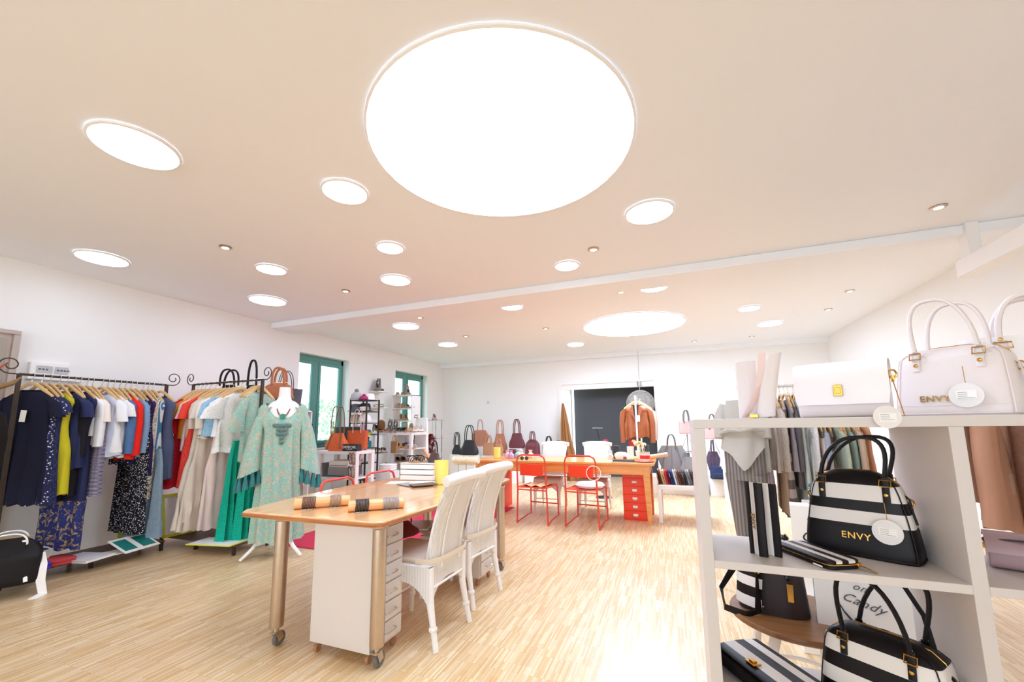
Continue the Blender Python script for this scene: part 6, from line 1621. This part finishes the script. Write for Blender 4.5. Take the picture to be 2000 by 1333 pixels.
MB().rings([rr(.094, .048, .0), rr(.097, .051, .002), rr(.097, .051, .008)]).build('lower_half', BLACK, t)
MB().rings([rr(.097, .051, .016), rr(.097, .051, .022), rr(.094, .048, .024)]).build('upper_half', WZ, t)
MB().rings([rr(.0955, .0495, .008), rr(.0955, .0495, .016)], False, False).build('zip_tape', BLACK, t)
MB().tube([(a, b, .012) for a, b, c in rr(.0965, .0505, 0)], .0016, 5, closed=True).build('zip_teeth', GOLD, t)
MB().obox((.098, .035, .012), (.01, .012, .01)).obox((.118, .045, .006), (.036, .009, .002), (0, R(14), R(25))).build('zip_pull', GOLD, t, bevel=.001)
MB().obox((.06, -.052, .004), (.03, .001, .004)).build('side_label', PAPER, t)
t = thing('fur_charm', 'small black furry charm behind the upright wallet', 'charm', (.33, 1.66, .8485))
fb = MB(); q = random.Random(2)
for k in range(160):
    v = Vector((q.gauss(0, 1), q.gauss(0, 1), q.gauss(0, 1))).normalized(); c = Vector((0, 0, .014)); e = v * .016; e.z *= .8
    fb.add([c + e * .2 + Vector((.0012, 0, 0)), c + e * .2 - Vector((.0012, 0, 0)), c + e], [(0, 1, 2)])
o = fb.build('fur', BLACKP, t, smooth=False); o['kind'] = 'stuff'
MB().lathe([(.001, .004), (.011, .007), (.012, .014), (.001, .022)], 12).build('core', BLACKP, t)
# striped bucket bag on the stool
STB = zbands('bucket_bands', [.02, .06, .10, .14, .18, .22], [BKL, IVL, BKL, IVL, BKL, IVL, BKL])
t = thing('bucket_bag', 'black bucket bag with striped side panel on the round wooden stool', 'bag', (.36, 2.14, .456), R(-14))
rs = []
for i in range(12):
    u = i / 11; w_ = .13 - .022 * u; d_ = .09 - .012 * u
    rs.append([(w_ * sgnpow(math.cos(2 * PI * k / 40), .7), d_ * sgnpow(math.sin(2 * PI * k / 40), .7), .27 * u) for k in range(40)])
MB().rings(rs, True, False).build('body', mat('dark_plum_leather', '#2c1c1e', .42, noise=.1, bump=.1), t)
MB().rings([[((-.135 + .024 * u) * 1.0 + (.0 + .10 * v), -.03 - (.085 - .012 * u) * (.1 + .85 * v ** .6) - .004, .02 + .24 * u) for v in (0, .25, .5, .75, 1)] for u in (0, .25, .5, .75, 1)], False, False, closed=False).build('striped_panel', STB, t)
MB().tube([(-.125, -.03, .17), (-.19, -.06, .06), (-.17, -.12, .005), (-.09, -.15, .004), (-.045, -.13, .02), (-.04, -.105, .17)], 0, flat=(.03, .004), wdir=(0, 0, 1)).build('side_strap', BLACK, t)
MB().tube([(.11, .0, .27), (.16, -.02, .22), (.24, -.06, .06), (.30, -.1, -.01)], 0, flat=(.024, .004), wdir=(0, 1, 0)).tube([(.09, .02, .27), (.15, .0, .24), (.225, -.04, .08), (.29, -.08, 0)], 0, flat=(.024, .004), wdir=(0, 1, 0)).build('shoulder_strap', BLACK, t)
MB().tube([(-.04 + .012 * math.cos(a), -.108, .175 + .012 * math.sin(a)) for a in [2 * PI * k / 16 for k in range(16)]], .003, 6, closed=True).build('ring', GOLD, t)
MB().obox((.07, -.088, .10), (.022, .003, .07)).build('metal_charm', GOLD, t, bevel=.002); MB().lathe([(.001, -.014), (.014, 0), (.001, .014)], 9, (.066, -.092, .16)).build('charm_flower', BLACK, t)
MB().lathe([(.001, 0), (.004, .001), (.001, .003)], 8).pts(0, lambda p: Vector((-.03 + p.x, -.095 - p.z, .03 + p.y))).build('stud', CHROME, t)
# striped clutch on the lowest shelf
SC = zbands('clutch_bands', [-.052, -.012, .022, .055], [BKL, IVL, BKL, IVL, BKL], axis=1)
t = thing('striped_clutch', 'black and white striped flap clutch lying at the left of the lowest visible shelf', 'clutch', (.235, 1.535, .4485), R(-58))
MB().rings([[(x, .085 * sgnpow(math.cos(2 * PI * k / 30), .45), .032 + .031 * sgnpow(math.sin(2 * PI * k / 30), .7)) for k in range(30)] for x in (-.145, -.142, .142, .145)]).build('body', BLACK, t, bevel=.003)
MB().rings([[(-.138, yy, zz), (-.138, yy, zz + .004), (.138, yy, zz + .004), (.138, yy, zz)] for yy, zz in ((.088, .04), (.075, .062), (.03, .0665), (-.03, .0665), (-.07, .063), (-.08, .058))]).build('flap', SC, t, bevel=.001)
MB().obox((-.01, -.05, .072), (.036, .028, .005)).obox((-.01, -.05, .076), (.018, .014, .006)).build('turn_lock', GOLD, t, bevel=.001)
MB().tube([(-.146, .07 * math.cos(a), .032 + .026 * math.sin(a)) for a in [2 * PI * k / 24 for k in range(24)]], .0015, 5, closed=True).build('stitching', mat('pale_stitch', '#b9aca4', .6), t)
# ---- white bags on the top board
t = thing('white_satchel', 'white flap satchel with a golden square lock on the top board', 'bag', (.500, 1.548, 1.2595), R(-27))
w_, h_, d_ = .222, .162, .075
MB().rings([[(x, (d_ / 2) * (1 - .12 * abs(x) / (w_ / 2)) * sgnpow(math.cos(2 * PI * k / 28), .4), h_ * .47 + h_ * .47 * sgnpow(math.sin(2 * PI * k / 28), .45)) for k in range(28)] for x in (-w_ / 2, -w_ / 2 + .004, 0, w_ / 2 - .004, w_ / 2)]).build('body', PINK, t, bevel=.003)
fp = [(d_ * .42, h_ * .75), (d_ * .47, h_ * .92), (d_ * .3, h_ * 1.02), (0, h_ * 1.05), (-d_ * .38, h_ * 1.0), (-d_ * .56, h_ * .9), (-d_ * .6, h_ * .7), (-d_ * .6, h_ * .45), (-d_ * .58, h_ * .24)]
rs = []
for i, (yy, zz) in enumerate(fp):
    x_ = w_ / 2 + .004 - (.006 if i == len(fp) - 1 else 0)
    rs.append([(-x_, yy, zz), (x_, yy, zz), (x_, yy - (.003 if i > 3 else 0), zz + (.004 if i < 5 else 0)), (-x_, yy - (.003 if i > 3 else 0), zz + (.004 if i < 5 else 0))])
MB().rings(rs).build('flap', mat('white_flap_leather', '#f1e8e7', .32, noise=.02, scale=60, bump=.1), t, angle=80)
MB().obox((-.002, -d_ * .6 - .0055, h_ * .5), (.022, .004, .034)).obox((-.002, -d_ * .6 - .0085, h_ * .5), (.014, .004, .018)).build('square_lock', GOLD, t, bevel=.001)
MB().tube([(w_ / 2 + .008 + .009 * math.cos(a), .0, h_ * .76 + .012 * math.sin(a)) for a in [2 * PI * k / 16 for k in range(16)]], .0026, 6, closed=True).obox((w_ / 2 + .008, 0, h_ * .68), (.008, .01, .02)).build('side_clasp', GOLD, t)
MB().tube([(w_ / 2 + .008, -.01, h_ * .66), (w_ / 2 + .02, -.06, h_ * .3), (w_ / 2 + .03, -.10, .0), (w_ / 2 + .03, -.115, -.01)], .0014, 5).build('tag_chain', GOLD, t)
k_ = MB().lathe([(.001, 0), (.03, 0), (.03, .0012), (.001, .0012)], 32).pts(0, lambda p: Vector((p.x, -p.z, p.y))).build('round_tag', mat('tag_white', '#e9e4e3', .5, noise=0), t)
k_.location = (w_ / 2 + .0, -.148, -.002); k_.rotation_euler = (0, 0, R(27))
lb = MB().box(-.018, .018, -.0026, -.0014, -.012, .01).build('printed_label', PAPER, k_)
ln = MB()
for i in range(4): ln.box(-.015, .004 + .01 * (i == 3), -.0032, -.0027, .006 - .0045 * i, .0068 - .0045 * i)
ln.build('printed_lines', mat('ink_grey', '#5c6068', .6), k_)
WG = mat('pale_gold_letters', '#f1dfc4', .35, .3)
t = bowling('white_bowling_bag', 'white bowling bag with tall handles in the middle of the top board',   .785, 1.575, 1.2595, R(-40), .25, .20, .17, PINK, PINK, .52, .15, sways=(-.02, .0), seam=.03, taper=.12, gold_text=GOLD, ts=.024, tx=-.03, wd=.016)
swing_tag(t, .035, -.085, .055, .135, .034)
t = bag('white_tote', 'white tote with golden buckles at the right edge, behind the bowling bag', 'bag', .985, 1.62, 1.2595, R(-16), .28, .23, .12, mat('white_tote_leather', '#f3eeee', .35, noise=.02, scale=60, bump=.1), 'tote', hh=.0, top=1.02)
tabs(t, (-.07, .07), .05, .16, .215, PINK, GOLD, .026, back=False)
strap_handle(t, -.07, .07, -.035, .215, .13, PINK, .0, .022); strap_handle(t, -.07, .07, .035, .215, .13, PINK, .01, .022)
text('lettering', 'ENVY', WG, t, (.0, -.056, .05), (R(86), 0, 0), .03, ext=.0012)
swing_tag(t, .075, -.058, .02, .18, .02)
# upright white clutches at the left end of the top board
t = thing('white_clutch', 'stiff white clutch standing upright, leftmost on the top board', 'clutch', (.236, 1.53, 1.2595), R(-12))
MB().rings([[(.026 * sgnpow(math.cos(2 * PI * k / 30), .4), .016 * sgnpow(math.sin(2 * PI * k / 30), .6), z) for k in range(30)] for z in (0, .003, .186, .19)]).build('body', PINK, t, bevel=.002)
MB().rings([[(.012, -.018, z), (.034, -.014, z), (.034, -.010, z), (.012, -.014, z)] for z in (.004, .188)]).build('flap', PINK, t)
t = thing('white_clutch', 'curved white clutch leaning to the right with its flap open, beside the upright one', 'clutch', (.262, 1.475, 1.2595), R(-8))
rs = []
for i in range(12):
    u = i / 11; xo = .012 + .038 * u ** 1.25; z = .004 + .195 * u
    rs.append([(xo + (.027 - .007 * u) * sgnpow(math.cos(2 * PI * k / 26), .7), .014 * sgnpow(math.sin(2 * PI * k / 26), .7), z + .004 * math.cos(2 * PI * k / 26)) for k in range(26)])
MB().rings(rs).build('body', PINK, t)
rs = []
for i in range(12):
    u = i / 11; xo = -.045 + .062 * u ** .82 + .012 * math.sin(PI * u) ; z = .004 + .202 * u; tw = R(35 * (1 - u))
    c_, s_ = math.cos(tw), math.sin(tw)
    rs.append([(xo - .011 * c_, -.006 - .011 * s_, z), (xo + .011 * c_, -.006 + .011 * s_, z), (xo + .011 * c_, -.002 + .011 * s_, z), (xo - .011 * c_, -.002 - .011 * s_, z)])
MB().rings(rs).build('open_flap', mat('blush_lining', '#e9cfc9', .4, noise=.02), t, angle=70)
MB().obox((-.02, -.016, .008), (.024, .006, .012)).build('clasp', GOLD, t, bevel=.001)
# mauve bag in the right cell
MAU = mat('mauve_leather', '#a88b90', .4, noise=.06, scale=20)
t = thing('mauve_bag', 'mauve flap bag with a golden hook in the right cell of the middle shelf', 'bag', (.93, 1.53, .8485), R(-24))
MB().rings([[(x, .055 * sgnpow(math.cos(2 * PI * k / 28), .5), .042 + .041 * sgnpow(math.sin(2 * PI * k / 28), .55)) for k in range(28)] for x in (-.145, -.14, .14, .145)]).build('body', MAU, t, bevel=.003)
MB().rings([[(-.148, yy, zz), (.148, yy, zz), (.148, yy, zz + .004), (-.148, yy, zz + .004)] for yy, zz in ((.05, .07), (.02, .086), (-.03, .084), (-.058, .068), (-.064, .045))]).build('flap', MAU, t, angle=80)
MB().tube([(-.158 + .011 * math.cos(a), -.01, .06 + .012 * math.sin(a)) for a in [2 * PI * k / 16 for k in range(14)]], .0028, 6).obox((-.15, -.01, .052), (.012, .012, .012)).build('hook', GOLD, t)
MB().tube([(-.15, -.03, .075), (0, -.075, .09), (.15, -.08, .075)], 0, flat=(.016, .004), wdir=(0, 1, 0)).build('strap', BLACKP, t)
t = thing('folded_card', 'white folded card tucked behind the middle divider in the right cell', 'card', (.70, 1.55, 1.0), R(20)); MB().box(0, .002, -.02, .03, 0, .05).box(0, .03, .03, .032, 0, .05).build('card_sheet', PAPER, t)
bpy.data.objects.remove(t.children[0]) if False else None
# ---------------------------------------------------------------- duplicate label check
for k_, v_ in LABELS.items():
    if len(v_) > 1 and not all('group' in bpy.data.objects[n] for n in v_ if n in bpy.data.objects): print('DUP', k_, v_[:3])
for k_ in LABELS:
    if not 4 <= len(k_.split()) <= 16: print('LONG', len(k_.split()), k_)
print('objects', len(bpy.data.objects), 'tris', sum(len(o.data.polygons) * 2 for o in bpy.data.objects if o.type == 'MESH'))
